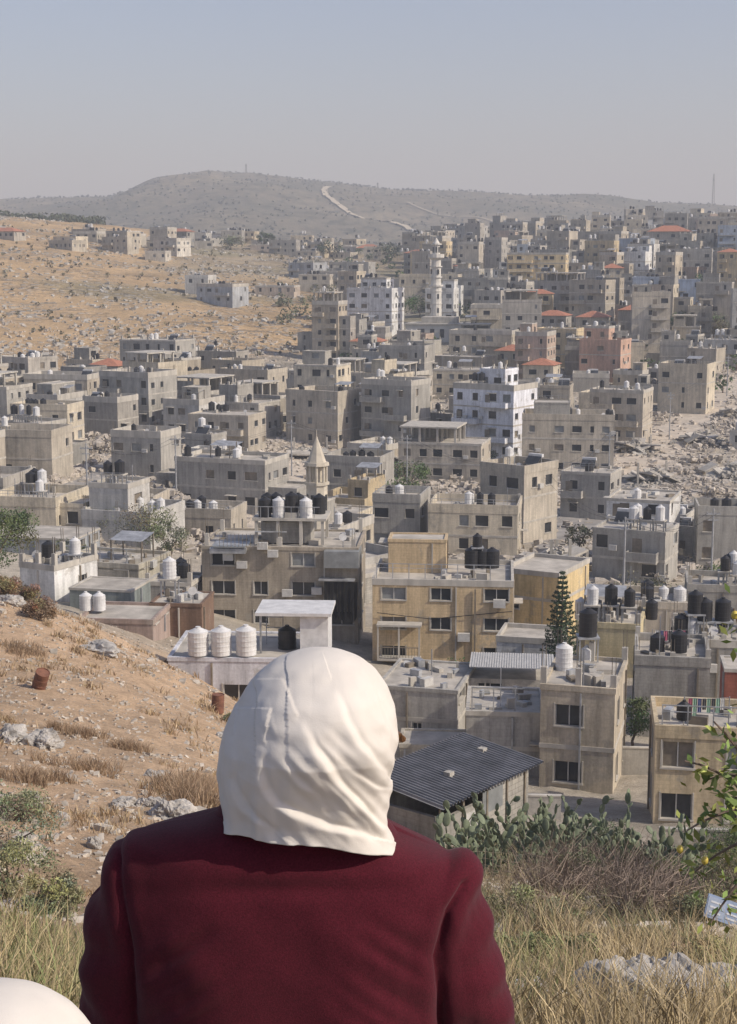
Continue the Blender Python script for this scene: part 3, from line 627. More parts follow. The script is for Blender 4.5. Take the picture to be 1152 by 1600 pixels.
def mast(x,y,h,wd):
    mb=MB(); z=H(x,y)-2
    for a,b in ((-1,-1),(1,-1),(0,1)): mb.tube([(a*wd,b*wd,0),(a*wd*.3,b*wd*.3,h)],[.4,.3],4)
    k=0
    while k<h-4:
        s0=wd*(1-.7*k/h); mb.tube([(-s0,-s0,k),(s0*.95,-s0*.95,k+4)],[.2,.2],3); mb.tube([(s0,-s0,k),(-s0*.95,-s0*.95,k+4)],[.2,.2],3); k+=4
    mb.box(-1.5,1.5,-.5,.5,h*.8,h*.8+2,0)
    mb.make('radio_mast',[MATS[S]],(x,y,z))
mast(528/2400*2450,2450,52,2.2); mast(-187/2400*2600,2600,20,1.8); mast(14/2400*2600,2600,12,1.6)
# ------------------------------------------------------------ rubble
CH=[(-1,-1,-1),(1,-1,-1),(1,1,-1),(-1,1,-1),(-1,-1,1),(1,-1,1),(1,1,1),(-1,1,1)]
def chunk(mb,x,y,z,s,rr,col,mat=0,flat=.6):
    n=len(mb.v); a=rr.uniform(0,6.28);ca,sa=math.cos(a),math.sin(a); sx_,sy_,sz_=s*rr.uniform(.5,1),s*rr.uniform(.4,1),s*flat*rr.uniform(.5,1); tl_=rr.uniform(-.5,.5)
    for p in CH:
        px=p[0]*sx_*rr.uniform(.55,1);py=p[1]*sy_*rr.uniform(.55,1);pz=p[2]*sz_*rr.uniform(.55,1)+px*tl_
        mb.v.append((x+px*ca-py*sa,y+px*sa+py*ca,z+pz))
    for q in ((0,3,2,1),(4,5,6,7),(0,1,5,4),(1,2,6,5),(2,3,7,6),(3,0,4,7)):
        mb.f.append(tuple(n+i for i in q)); mb.m.append(mat); mb.c.append(col)
stonem=attrmat('stone_chunks',.95,.3,3)
mb=MB(); rr=random.Random(3)
for i in range(56000):
    if rr.random()<.74:
        px,py=RP[rr.randrange(len(RP))]; a=rr.uniform(0,6.28); rd=5+abs(rr.gauss(0,8)); x=px+math.cos(a)*rd; y=py+math.sin(a)*rd
        if inroad(x,y,4.6): continue
    else:
        y=rr.uniform(150,440); x=rr.uniform(-.26,.26)*y
    hp=max(0,noise.noise((x/7,y/7,30)))*3.0
    g_=rr.uniform(.75,1.15); chunk(mb,x,y,H(x,y)+rr.uniform(0,hp),rr.choice((.15,.2,.3,.3,.5,.8)),rr,(.44*g_,.395*g_,.335*g_))
mb.make('rubble',[stonem])
for (u,y) in ((-100,262),(400,330),(-165,215),(60,262),(-30,320),(450,245),(150,300),(-60,238),(420,275),(530,282),(570,250),(300,165),(480,220),(590,310),(-130,200)):
    mb=MB(); x=ux(u,y)
    for i in range(9):
        Mx=Matrix.Translation((rr.uniform(-4,4),rr.uniform(-3,3),rr.uniform(.2,1.8)))@Matrix.Rotation(rr.uniform(0,3),4,'Z')@Matrix.Rotation(rr.uniform(-.6,.6),4,'X'); mb.box(-rr.uniform(1.0,2.2),rr.uniform(1.0,2.2),-1.3,1.3,-.12,.12,rr.choice((T,B,RF)),Mx=Mx)
    for i in range(5): a=rr.uniform(-4,4);b=rr.uniform(-3,3); mb.box(a-.15,a+.15,b-.15,b+.15,-1,rr.uniform(1.5,3.5),T)
    for i in range(420): 
        r_=abs(rr.gauss(0,3.8)); a=rr.uniform(0,6.28); chunk(mb,math.cos(a)*r_,math.sin(a)*r_,max(0,2.2-r_*.5)*rr.random(),rr.uniform(.15,.6),rr,None,rr.choice((T,T,B,RF)))
    mb.make('collapsed_building',MATS,(x,y,H(x,y)))
# ------------------------------------------------------------ stones and boulders
mb=MB()
for i in range(21000):
    y=6+94*rr.random()**.8; b=rr.uniform(-.27,.27)
    if b>0 and y>60: continue
    x=b*y
    if noise.noise((x/3,y/3,40))<-.15 and rr.random()<.8: continue
    if b>.0 and rr.random()<.4: continue
    s=rr.choice((.025,.04,.04,.06,.08,.12)) if rr.random()<.98 else rr.uniform(.15,.3)
    g_=rr.uniform(.75,1.15); chunk(mb,x,y,H(x,y)+s*.15,s,rr,(.46*g_,.41*g_,.34*g_))
mb.make('gravel',[stonem])
mb=MB()
for i in range(7500):
    y=rr.uniform(345,760); b=rr.uniform(-.26,-.0); x=b*y
    if y<338+(b+.24)*400 or noise.noise((x/40,y/25,41))<-.05: continue
    g_=rr.uniform(.8,1.15); s=rr.choice((.25,.4,.5,.8,1.1)); chunk(mb,x,y,H(x,y),s,rr,(.38*g_,.36*g_,.32*g_))
mb.make('hillside_rocks',[stonem])
bm_mat=simple('limestone',(.37,.35,.32),.95,.4,2.5,.9,bscale=9,bdist=.05)
def boulder(u,y,sx_,sy_,sz_,seed):
    bm=bmesh.new(); bmesh.ops.create_icosphere(bm,subdivisions=5 if y<50 else 4,radius=1)
    for v in bm.verts:
        c=v.co.copy(); n=noise.noise(c*1.1+Vector((seed*9,0,0)))*.5+noise.noise(c*2.7+Vector((seed*9,4,0)))*.25-abs(noise.noise(c*5+Vector((0,seed,0))))*.22+ noise.cell(c*2.3+Vector((seed,0,0)))*.10
        v.co=c*(1+n); v.co.x*=sx_;v.co.y*=sy_;v.co.z*=sz_
    me=bpy.data.meshes.new('boulder'); bm.to_mesh(me); bm.free(); me.materials.append(bm_mat)
    x=ux(u,y); o=bpy.data.objects.new('boulder',me); sc.collection.objects.link(o); o.location=(x,y,H(x,y)+sz_*.15)
    o.rotation_euler=(0,0,seed*1.3)
BL=((-306,37,.55,.5,.42),(-340,38,.35,.3,.25),(-510,47,.55,.5,.4),(-565,47,.6,.6,.45),(-380,38,.35,.3,.2),(-480,34,.22,.2,.12),(-428,30,.16,.15,.2),(-540,37,.5,.4,.22),(-420,72,1.3,.8,.4),(-335,44,.3,.2,.15),
   (395,15.2,.5,.5,.36),(445,15.6,.5,.45,.40),(510,14.6,.45,.45,.32),(350,15.8,.2,.25,.15),(470,14.0,.35,.3,.24),(560,16.5,.35,.3,.28),(485,52,.9,.6,.4),(-230,60,.4,.3,.2),(-560,78,.7,.5,.4),(250,15,.25,.3,.2),(410,13.9,.25,.25,.2))
for i,(u,y,a,b,c) in enumerate(BL): boulder(u,y,a,b,c,i+1)
BX=[(ux(u,y),y) for u,y,a,b,c in BL if y<20]
# ------------------------------------------------------------ vegetation
leafm=attrmat('leaves',.7,.15,8); bark=simple('bark',(.16,.12,.09),.95,.3,6,.6)
def rv(rr): 
    v=Vector((rr.gauss(0,1),rr.gauss(0,1),rr.gauss(0,1))); return v.normalized()
def leaf(mb,p,s,rr,col,mat=1,asp=.5):
    a=rv(rr);b=a.cross(rv(rr)).normalized(); g_=rr.uniform(.7,1.3)
    a*=s;b*=s*asp; mb.poly([tuple(p-a),tuple(p-b),tuple(p+a),tuple(p+b)],mat,(col[0]*g_,col[1]*g_,col[2]*g_))
def tree(name,x,y,h,r,col,nl=900,ls=.12,seed=1,z=None,th=.35,clumps=16,squash=.8,asp=.5):
    rr=random.Random(seed); mb=MB(); zt=h*th
    mb.tube([(0,0,-.5),(rr.uniform(-.1,.1)*r,0,zt*.5),(rr.uniform(-.15,.15)*r,0,zt)],[.07*h*.4+.03,.022*h+.02,.018*h+.02],7,0)
    cl=[]
    for i in range(clumps):
        d=rv(rr); d.z=d.z*.9; p=Vector((0,0,zt+(h-zt)*.5))+Vector((d.x*r*.72,d.y*r*.72,d.z*(h-zt)*.40)); cl.append((p,r*rr.uniform(.25,.5)))
        if i<7: mb.tube([(0,0,zt*.9),tuple((p+Vector((0,0,zt)))*.5),tuple(p)],[.016*h+.01,.01*h+.01,.004*h],5,0)
    for p,cr in cl:
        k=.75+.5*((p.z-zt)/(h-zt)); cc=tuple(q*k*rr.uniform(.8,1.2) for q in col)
        for _ in range(nl//clumps):
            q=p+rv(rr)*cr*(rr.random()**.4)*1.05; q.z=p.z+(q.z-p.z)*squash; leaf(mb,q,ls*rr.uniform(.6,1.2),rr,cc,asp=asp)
    mb.make(name,[bark,leafm],(x,y,H(x,y) if z is None else z))
OL=(.13,.14,.075); GR=(.08,.12,.04); PN=(.06,.08,.04)
for i,(n,u,y,h,r,c,nl,ls) in enumerate((('pine_tree',-585,88,5.0,3.0,(.085,.12,.05),9000,.085),('olive_tree',-352,150,4.6,3.4,OL,2500,.12),('olive_tree',-395,156,3.6,2.4,OL,1500,.12),('olive_tree',-310,146,3.4,2.2,OL,1500,.12),
  ('olive_tree',35,215,4.5,4.5,GR,1500,.2),('olive_tree',65,235,4.5,3.5,GR,1200,.2),('fig_tree',500,420,8,6,GR,1200,.35),('cypress_tree',520,470,11,4,(.05,.08,.03),1200,.35),('fig_tree',80,480,6,6,GR,900,.35),('fig_tree',540,425,6,5,OL,900,.35),
  ('fig_tree',280,440,6,4,GR,700,.35),('fig_tree',-45,470,5,7,OL,1000,.35),('pine_tree',90,700,8,5,PN,500,.5),('cypress_tree',-165,720,9,3,PN,500,.45),('cypress_tree',-155,725,8,3,PN,500,.45),('fig_tree',-215,715,6,7,OL,600,.5),('pine_tree',-60,700,8,6,PN,600,.5),('fig_tree',-90,600,5,6,OL,600,.5),
  ('bougainvillea',285,470,4,5,(.35,.05,.06),500,.3),('fig_tree',-25,92,3.4,2.2,(.035,.05,.022),2600,.10),('shrub',170,104,1.6,3.2,GR,1500,.10),('shrub',215,105,1.4,2.4,GR,1200,.10),('fig_tree',415,90,3.2,1.4,GR,1800,.09),('fig_tree',330,178,3.4,2,OL,900,.15),('shrub',560,150,2.4,3,GR,900,.16),
  ('olive_tree',180,262,3,2.5,OL,600,.2),('shrub',430,142,2,3.4,OL,900,.16),('fig_tree',30,690,7,7,PN,600,.5),('fig_tree',180,760,7,8,PN,500,.5),('fig_tree',-470,130,2.4,2,OL,900,.14),('fig_tree',-10,500,5,6,OL,600,.35))):
    tree(n,ux(u,y),y,h,r,c,nl,ls,seed=i+50,th=.1 if n=='shrub' else .3)
def grove(name,pts,hr,col,nl,ls,seed):
    rr=random.Random(seed); mb=MB()
    for x,y in pts:
        h=rr.uniform(*hr); z=H(x,y); mb.tube([(x,y,z-.5),(x,y,z+h*.5)],[.2,.12],4,0); g_=rr.uniform(.7,1.3)
        for _ in range(nl):
            d=rv(rr); leaf(mb,Vector((x+d.x*h*.55,y+d.y*h*.55,z+h*.55+d.z*h*.4)),ls*rr.uniform(.6,1.2),rr,tuple(q*g_ for q in col),asp=.8)
    mb.make(name,[bark,leafm])
grove('olive_grove',[(rr.uniform(-.30,-.17)*y,y) for y in [rr.uniform(775,900) for _ in range(220)]],(2.5,4.5),(.08,.095,.055),22,.8,1)
grove('olive_grove',[(rr.uniform(-.06,.0)*y,y) for y in [rr.uniform(455,560) for _ in range(60)]],(1.5,3.5),OL,40,.4,2)
grove('olive_grove',[(rr.uniform(-.02,.28)*y,y) for y in [rr.uniform(330,760) for _ in range(260)]],(2,4.5),GR,40,.5,3)
grove('hillside_shrubs',[(rr.uniform(-.27,-.02)*y,y) for y in [rr.uniform(400,740) for _ in range(300)]],(.6,1.6),(.15,.135,.075),16,.35,4)
grove('hillside_trees',[(rr.uniform(-.28,.28)*y,y) for y in [rr.uniform(1350,2620) for _ in range(2600)]],(1.0,2.8),(.08,.08,.055),6,1.3,5)
grove('ridge_trees',[(rr.uniform(-.28,.28)*y,y) for y in [rr.uniform(2570,2640) for _ in range(260)]],(2,4.5),(.08,.08,.06),7,1.8,6)
def conifer(x,y,z,h,r):
    rr=random.Random(4); mb=MB(); mb.tube([(0,0,0),(0,0,h*.5),(.05,0,h)],[.16,.1,.02],7,0)
    k=.8
    while k<h-.1:
        t=k/h; L_=r*(1-t)**.8+.1; nb=7
        for i in range(nb):
            a=2*math.pi*i/nb+k*2.1+rr.uniform(-.2,.2); L2=L_*rr.uniform(.8,1.1); P=[]
            for s in range(6):
                q=s/5; P.append(Vector((math.cos(a)*L2*q,math.sin(a)*L2*q,k-.15*q*L2+.22*L2*q*q)))
            mb.tube([tuple(p) for p in P],[.03,.025,.02,.015,.012,.008],4,0)
            for s in range(int(34*L2)+8):
                q=rr.random()**.7; p=Vector((math.cos(a)*L2*q,math.sin(a)*L2*q,k-.15*q*L2+.22*L2*q*q)); 
                side=Vector((-math.sin(a),math.cos(a),0))*rr.uniform(-1,1)*.32*(1.1-q)*min(1,L2)+Vector((0,0,rr.uniform(-.02,.10)))
                leaf(mb,p+side,.13,rr,(.05,.08,.038),asp=.28)
        k+=.34
    mb.make('norfolk_pine',[bark,leafm],(x,y,z))
cx_=ux(299,101); conifer(cx_,101,H(cx_,101),9.1,1.95)
def blades(mb,x,y,n,sp,h,wd,rr,cols,lean=.35):
    for _ in range(n):
        a=x+rr.gauss(0,sp); b=y+rr.gauss(0,sp); z=H(a,b)-.02; hh=h*rr.uniform(.5,1.2); dx,dy=rr.gauss(0,lean)*hh,rr.gauss(0,lean)*hh; t=rr.uniform(0,3.14); wx,wy=math.cos(t)*wd,math.sin(t)*wd*.5
        c=rr.choice(cols); g_=rr.uniform(.65,1.25); c=(c[0]*g_,c[1]*g_,c[2]*g_)
        m1=(a+dx*.4,b+dy*.4,z+hh*.6)
        mb.poly([(a-wx,b-wy,z),(a+wx,b+wy,z),(m1[0]+wx*.7,m1[1]+wy*.7,m1[2]),(m1[0]-wx*.7,m1[1]-wy*.7,m1[2])],0,c)
        mb.poly([(m1[0]-wx*.7,m1[1]-wy*.7,m1[2]),(m1[0]+wx*.7,m1[1]+wy*.7,m1[2]),(a+dx,b+dy,z+hh)],0,c)
ST=[(.46,.36,.19),(.40,.31,.17),(.50,.40,.23),(.27,.21,.13)]; SG=[(.27,.28,.11),(.20,.23,.09),(.36,.33,.16),(.44,.36,.19)]
rr=random.Random(11); mb=MB()
for i in range(2300):
    y=7+22*rr.random(); b=rr.uniform(.03,.30); x=b*y
    cl_=noise.noise((x/1.6,y/1.6,60))+.5*noise.noise((x/5,y/5,61))
    if cl_<.08 and rr.random()<.9: continue
    if any(abs(x-bx)<.7 and -1.9<y-by<.6 for bx,by in BX) and rr.random()<.9: continue
    pal=ST if noise.noise((x/2.5,y/2.5,64))>-.12 else SG
    blades(mb,x,y,22,.15,rr.choice((.12,.2,.35,.6)),.0035+.0003*y,rr,pal,.45)
mb.make('tall_dry_grass',[leafm])
mb=MB()
for i in range(700):
    y=7+11*rr.random(); b=rr.uniform(-.30,-.17) ; x=b*y
    if y>10 and noise.noise((x/1.4,y/1.4,61))<.05: continue
    blades(mb,x,y,26,.15,rr.choice((.15,.3,.5)),.0035+.00035*y,rr,SG if rr.random()<.55 else ST,.45)
mb.make('tall_green_grass',[leafm])
mb=MB()
for i in range(620):
    y=16+68*rr.random(); b=rr.uniform(-.27,-.03); x=b*y
    if noise.noise((x/6,y/6,62))<-.05: continue
    blades(mb,x,y,rr.choice((14,24,40)),rr.choice((.12,.2,.35)),rr.uniform(.15,.4),.007+.0003*y,rr,[(.40,.29,.17),(.33,.23,.14),(.48,.37,.22)],.5)
for (u,y,s,h) in ((-268,40,.55,.75),(-300,42,.4,.5),(-470,52,.5,.4),(-370,50,.35,.35),(-440,44,.5,.4),(-520,40,.5,.4),(-250,45,.4,.4),(-540,68,.5,.4)):
    for k in range(30): blades(mb,ux(u,y)+rr.gauss(0,s),y+rr.gauss(0,s),26,.1,h,.012,rr,[(.34,.23,.14),(.40,.29,.18),(.27,.19,.12)],.5)
mb.make('dry_grass_tufts',[leafm])
mb=MB()
for i in range(560):
    y=22+36*rr.random(); b=rr.uniform(.05,.28); x=b*y
    if noise.noise((x/4,y/4,63))<.0: continue
    blades(mb,x,y,36,.35,rr.uniform(.2,.75),.011,rr,rr.choice(([(.26,.20,.13),(.20,.16,.11),(.34,.27,.16)],[(.18,.19,.10),(.24,.24,.12)],[(.42,.34,.21),(.36,.28,.18)])),.6)
mb.make('dry_brush',[leafm])
mb=MB()
for i in range(430):
    y=rr.uniform(34,54); u=rr.uniform(230,600); x=ux(u,y); z=H(x,y); h=rr.uniform(.5,1.6); g_=rr.uniform(.7,1.3)
    if noise.noise((x/3,y/3,66))<-.05: continue
    for k in range(7):
        d=Vector((rr.gauss(0,.6),rr.gauss(0,.6),1)).normalized()*h; e=d+Vector((rr.gauss(0,.3),rr.gauss(0,.3),rr.gauss(0,.2)))
        mb.tube([(x,y,z),(x+d.x*.6,y+d.y*.6,z+d.z*.7),(x+e.x,y+e.y,z+e.z)],[.016,.011,.005],3,0,(.26*g_,.20*g_,.15*g_))
mb.make('bare_thicket',[leafm])
for i,(u,y,r,c) in enumerate(((-513,76,.95,(.22,.14,.08)),(-545,82,1.1,(.21,.14,.08)),(-575,80,1.0,(.24,.16,.09)),(-575,26,1.1,(.18,.19,.12)),(-210,66,.5,(.2,.18,.11)),(-560,20,.7,(.22,.22,.13)),(-540,31,.5,(.27,.24,.16)),(-500,19,.5,(.24,.23,.13)),
    (480,44,.9,(.12,.14,.06)),(560,42,1.2,(.15,.17,.07)),(330,47,.9,(.10,.12,.06)),(230,28,.6,(.26,.24,.12)),(300,34,.6,(.3,.25,.15)),(520,32,.8,(.2,.2,.1)),(380,56,1.2,(.09,.12,.05)),(560,62,1.2,(.08,.12,.04)),(310,21,.5,(.26,.25,.12)),(520,20,.45,(.28,.26,.13)),(240,20,.5,(.22,.23,.1)))):
    tree('shrub',ux(u,y),y,r*1.15,r,c,4200,.02+.0007*y,seed=i+200,th=.05,clumps=18,asp=.3)
padm=simple('cactus_pad',(.15,.18,.11),.75,.35,2)
def pads(name,lst,seed):
    rr=random.Random(seed); mb=MB()
    def pad(p,up,face,s):
        side=up.cross(face).normalized(); rings=[]
        for k in range(7):
            th=math.pi*k/6; rad_=math.sin(th)*s*.62+ .004; c=p+up*(s*(1-math.cos(th)))
            rings.append([tuple(c+side*(rad_*math.cos(q))+face*(rad_*.16*math.sin(q)+0)) for q in [2*math.pi*j/8 for j in range(8)]])
        mb.loft(rings,0)
        return p+up*s*1.9
    for x,y,n in lst:
        if noise.noise((x/2.2,y/2.2,90))<-.12: continue
        hv=1+.9*noise.noise((x/2,y/2,91))
        for _ in range(n):
            a=x+rr.gauss(0,.4);b=y+rr.gauss(0,.4); p=Vector((a,b,H(a,b)-.05)); up=Vector((rr.gauss(0,.4),rr.gauss(0,.4),1)).normalized()
            for lv in range(max(1,int(rr.choice((2,3,4,6))*hv))):
                f=rv(rr);f=(f-up*f.dot(up)).normalized(); s=rr.uniform(.12,.23); q=pad(p,up,f,s)
                if rr.random()<.6: 
                    up2=(up+rv(rr)*.8).normalized(); f2=rv(rr);f2=(f2-up2*f2.dot(up2)).normalized(); pad(p+up*s,up2,f2,s*.8)
                p=q; up=(up+rv(rr)*.55+Vector((0,0,.2))).normalized()
    mb.make(name,[padm],smooth=True)
for s,(u0,u1,y0,y1,n) in enumerate(((122,185,45,48,11),(185,260,49,54,13),(250,340,55,63,32),(300,400,50,57,12),(390,490,50,56,14))):
    r5=random.Random(s); pads('prickly_pear',[(ux(r5.uniform(u0,u1),yv),yv,7) for yv in [r5.uniform(y0,y1) for _ in range(n)]],s)
def lemon():
    rr=random.Random(8); mb=MB(); bx,by=3.3,11.2; z=H(bx,by)
    mb.tube([(bx,by,z-.2),(bx-.05,by,z+1),(bx+.05,by,z+1.8)],[.07,.055,.045],8,0)
    ends=[(2.68,11,-2.55),(2.52,10.8,-3.35),(2.38,11.1,-3.75),(2.42,11.1,-4.3),(2.5,11.3,-4.75),(2.95,11.3,-2.3),(2.8,10.9,-3.0),(3.6,11.5,-2.8),(3.9,11,-3.4),(3.3,12,-2.7),(3.4,10.6,-2.9),(2.6,11,-5.0),(2.6,10.9,-4.1),(2.55,11.1,-3.9)]
    for e in ends:
        s=Vector((bx,by,z+rr.uniform(.8,1.8))); e=Vector(e); md=(s+e)*.5+Vector((0,0,.3)); P=[]
        for k in range(9):
            t=k/8; P.append(s*(1-t)**2+md*2*t*(1-t)+e*t*t)
        mb.tube([tuple(p) for p in P],[.018*(1-k/10)+.003 for k in range(9)],5,0)
        for k in range(46):
            t=.35+.65*rr.random(); p=s*(1-t)**2+md*2*t*(1-t)+e*t*t+rv(rr)*rr.uniform(.02,.2)
            d=(rv(rr)+Vector((0,0,-.3))).normalized(); sd=d.cross(rv(rr)).normalized(); l=rr.uniform(.035,.065); g_=rr.uniform(.7,1.4); yel=rr.random()
            c=(.15*g_,.22*g_,.05*g_) if yel<.6 else (.30*g_,.33*g_,.08*g_)
            q0=p;q1=p+d*l+sd*l*.42;q2=p+d*l*2;q3=p+d*l-sd*l*.42; mb.poly([tuple(q0),tuple(q1),tuple(q2),tuple(q3)],1,c)
    for (x,y,zz) in ((2.69,11,-2.60),(2.55,11.05,-4.52),(2.37,11.1,-4.45)):
        rings=[]
        for k in range(9):
            th=math.pi*k/8; r_=.026*math.sin(th)+.001; rings.append([(x+r_*math.cos(q),y+r_*math.sin(q),zz-.033*math.cos(th)) for q in [2*math.pi*j/12 for j in range(12)]])
        mb.loft(rings,2)
    mb.make('lemon_tree',[bark,leafm,simple('lemon_skin',(.56,.44,.08),.5,.1,8)])
lemon()
rust=simple('rusty_drum',(.17,.075,.045),.8,.4,4,.4)
def barrel(u,y,tilt):
    mb=MB(); rings=[]
    for z,r in ((0,.27),(.02,.29),(.28,.285),(.30,.30),(.32,.285),(.56,.285),(.58,.30),(.60,.285),(.86,.285),(.88,.29),(.885,.27),(.85,.26)):
        rings.append([(r*math.cos(2*math.pi*k/24),r*math.sin(2*math.pi*k/24),z) for k in range(24)])
    mb.loft(rings); x=ux(u,y); o=mb.make('rusty_barrel',[rust],(x,y,H(x,y)-.02)); o.rotation_euler=tilt
barrel(-516,60,(.35,.35,0)); barrel(-236,68,(0,.05,0))
x,y=ux(551,31),31; z=H(x,y)
mb=MB(); Mx=Matrix.Rotation(.35,4,'Y')@Matrix.Rotation(-.5,4,'X')
mb.box(-.42,.42,-.02,.02,.05,.55,0,Mx=Mx); mb.box(-.40,.0,-.03,-.021,.10,.50,1,Mx=Mx)
for k in range(4): mb.box(.05,.36-.05*(k%2),-.03,-.021,.14+k*.1,.18+k*.1,2 if k!=2 else 3,Mx=Mx)
for k in range(3): mb.box(-.34,-.08-.05*(k%2),-.038,-.031,.16+k*.11,.20+k*.11,2,Mx=Mx)
mb.make('notice_board',[simple('board_blue',(.22,.29,.42),.6,.1,3),simple('board_pale',(.28,.34,.44),.6,.1,3),simple('board_white',(.55,.57,.6),.6,.1,3),simple('board_red',(.45,.10,.08),.6,.1,3)],(x,y,z+.1))
def laundry(u,y,s,n,wd):
    rr=random.Random(int(y)); mb=MB(); mb.tube([(-wd/2,0,1.5),(0,0,1.42),(wd/2,0,1.5)],[.012]*3,4,0,(.3,.3,.3))
    for a in (-wd/2,wd/2): mb.tube([(a,0,0),(a,0,1.55)],[.03,.03],6,0,(.25,.25,.25))
    for k in range(n):
        a=-wd/2+.2+k*(wd-.4)/n; c=rr.choice(((.45,.12,.18),(.6,.6,.58),(.1,.12,.25),(.5,.3,.34),(.08,.08,.08),(.25,.4,.3))); w2=wd/n*.7; h2=rr.uniform(.4,.9)
        for q in range(4): mb.poly([(a+w2*q/4,.03*(q%2),1.45),(a+w2*(q+1)/4,.03*((q+1)%2),1.45),(a+w2*(q+1)/4,.03*((q+1)%2)+.02,1.45-h2),(a+w2*q/4,.03*(q%2)+.02,1.45-h2)],0,c)
    mb.make('clothesline',[attrmat('laundry')],(ux(u,y),y,-s*y))
laundry(522,72.5,.314,8,2.2); laundry(468,97,.262,7,2.4)
def pole(u,y,h):
    x=ux(u,y); mb=MB(); mb.tube([(0,0,-1),(0,0,h)],[.13,.08],8,0); mb.box(-.7,.7,-.05,.05,h-.6,h-.48,0); mb.box(-.5,.5,-.05,.05,h-1.2,h-1.1,0)
    for a in (-.6,-.2,.2,.6): mb.cyl(a,0,h-.48,h-.3,.05,.03,6,0)
    mb.make('utility_pole',[MATS[M]],(x,y,H(x,y))); return Vector((x,y,H(x,y)+h-.4))
pl=[pole(u,y,h) for u,y,h in ((-438,170,9),(-300,200,9),(-120,240,9),(60,232,9),(268,196,9),(375,238,9),(470,285,9),(535,150,8),(398,140,8),(560,335,9))]
mb=MB()
for a,b in ((0,1),(1,2),(2,3),(3,4),(4,5),(5,6),(6,9),(7,8),(8,4)):
    for o_ in (-.5,.5):
        P=[]
        for k in range(9):
            t=k/8; p=pl[a].lerp(pl[b],t); P.append((p.x+o_,p.y,p.z-1.4*math.sin(math.pi*t)))
        mb.tube(P,[.02]*9,3,0)
mb.make('overhead_wires',[MATS[K]])
mb=MB(); pr=None
for i in range(14):
    u=110+i*12; y=43+.35*i; x=ux(u,y); z=H(x,y); mb.tube([(x,y,z-.2),(x,y,z+1.0)],[.018,.015],5,0)
    if pr:
        for k in range(4):
            zz=.2+k*.22; mb.tube([(pr[0],pr[1],pr[2]+zz),(x,y,z+zz)],[.004,.004],3,0)
    pr=(x,y,z)
mb.make('wire_fence',[MATS[S]])
# ------------------------------------------------------------ people
hij=simple('hijab_fabric',(.64,.60,.54),.85,.05,12,.3,bscale=450,bdist=.0008)
def rowz(r): return -(.260+(r-1015)*.000449)*1.95
def pxx(c): return (c-576)*.000842
def segd(px,pz,line):
    best=1e9;sg=1
    for (a,b),(c,d) in zip(line[:-1],line[1:]):
        vx,vz=c-a,d-b; L2=vx*vx+vz*vz; t=max(0,min(1,((px-a)*vx+(pz-b)*vz)/L2)); qx,qz=a+vx*t,b+vz*t; dd=math.hypot(px-qx,pz-qz)
        if dd<best: best=dd; sg=1 if (vx*(pz-b)-vz*(px-a))>0 else -1
    return best*sg
def curve(pts,n=4):
    out=[]
    for i in range(len(pts)-1):
        p0=pts[max(0,i-1)];p1=pts[i];p2=pts[i+1];p3=pts[min(len(pts)-1,i+2)]
        for k in range(n):
            t=k/n; out.append(tuple(.5*((2*p1[j])+(-p0[j]+p2[j])*t+(2*p0[j]-5*p1[j]+4*p2[j]-p3[j])*t*t+(-p0[j]+3*p1[j]-3*p2[j]+p3[j])*t**3) for j in (0,1)))
    out.append(pts[-1]); return out
# fold path over the back of the scarf (tailor's grid), height, soft-slope length, side, edge softness
FOLDS=[([(520,1065),(538,1115),(566,1165),(600,1208)],.0100,34,1,3.2),([(470,1120),(492,1165),(532,1225),(580,1278),(604,1300)],.0120,30,1,2.8),([(415,1165),(410,1210),(432,1252),(490,1284),(575,1308)],.0125,28,1,3.),
 ([(368,1150),(366,1215),(384,1265),(430,1298)],.0080,20,1,3.2),([(560,1040),(588,1085),(606,1140),(612,1190)],.0055,22,1,3),([(540,1195),(566,1218),(604,1235)],.0065,11,1,2),([(500,1205),(534,1250),(570,1292)],.0050,10,1,2),([(436,1150),(452,1200),(500,1252)],.0045,14,1,3)]
OUT=[(1015,497,509),(1017,480,526),(1023,456,545),(1035,428,567),(1052,405,587),(1075,384,605),(1105,368,617),(1140,356,622),(1165,351,621),(1190,348,613),(1215,346,607),(1250,344,604),(1280,344,606),(1300,345,608),(1312,347,609)]
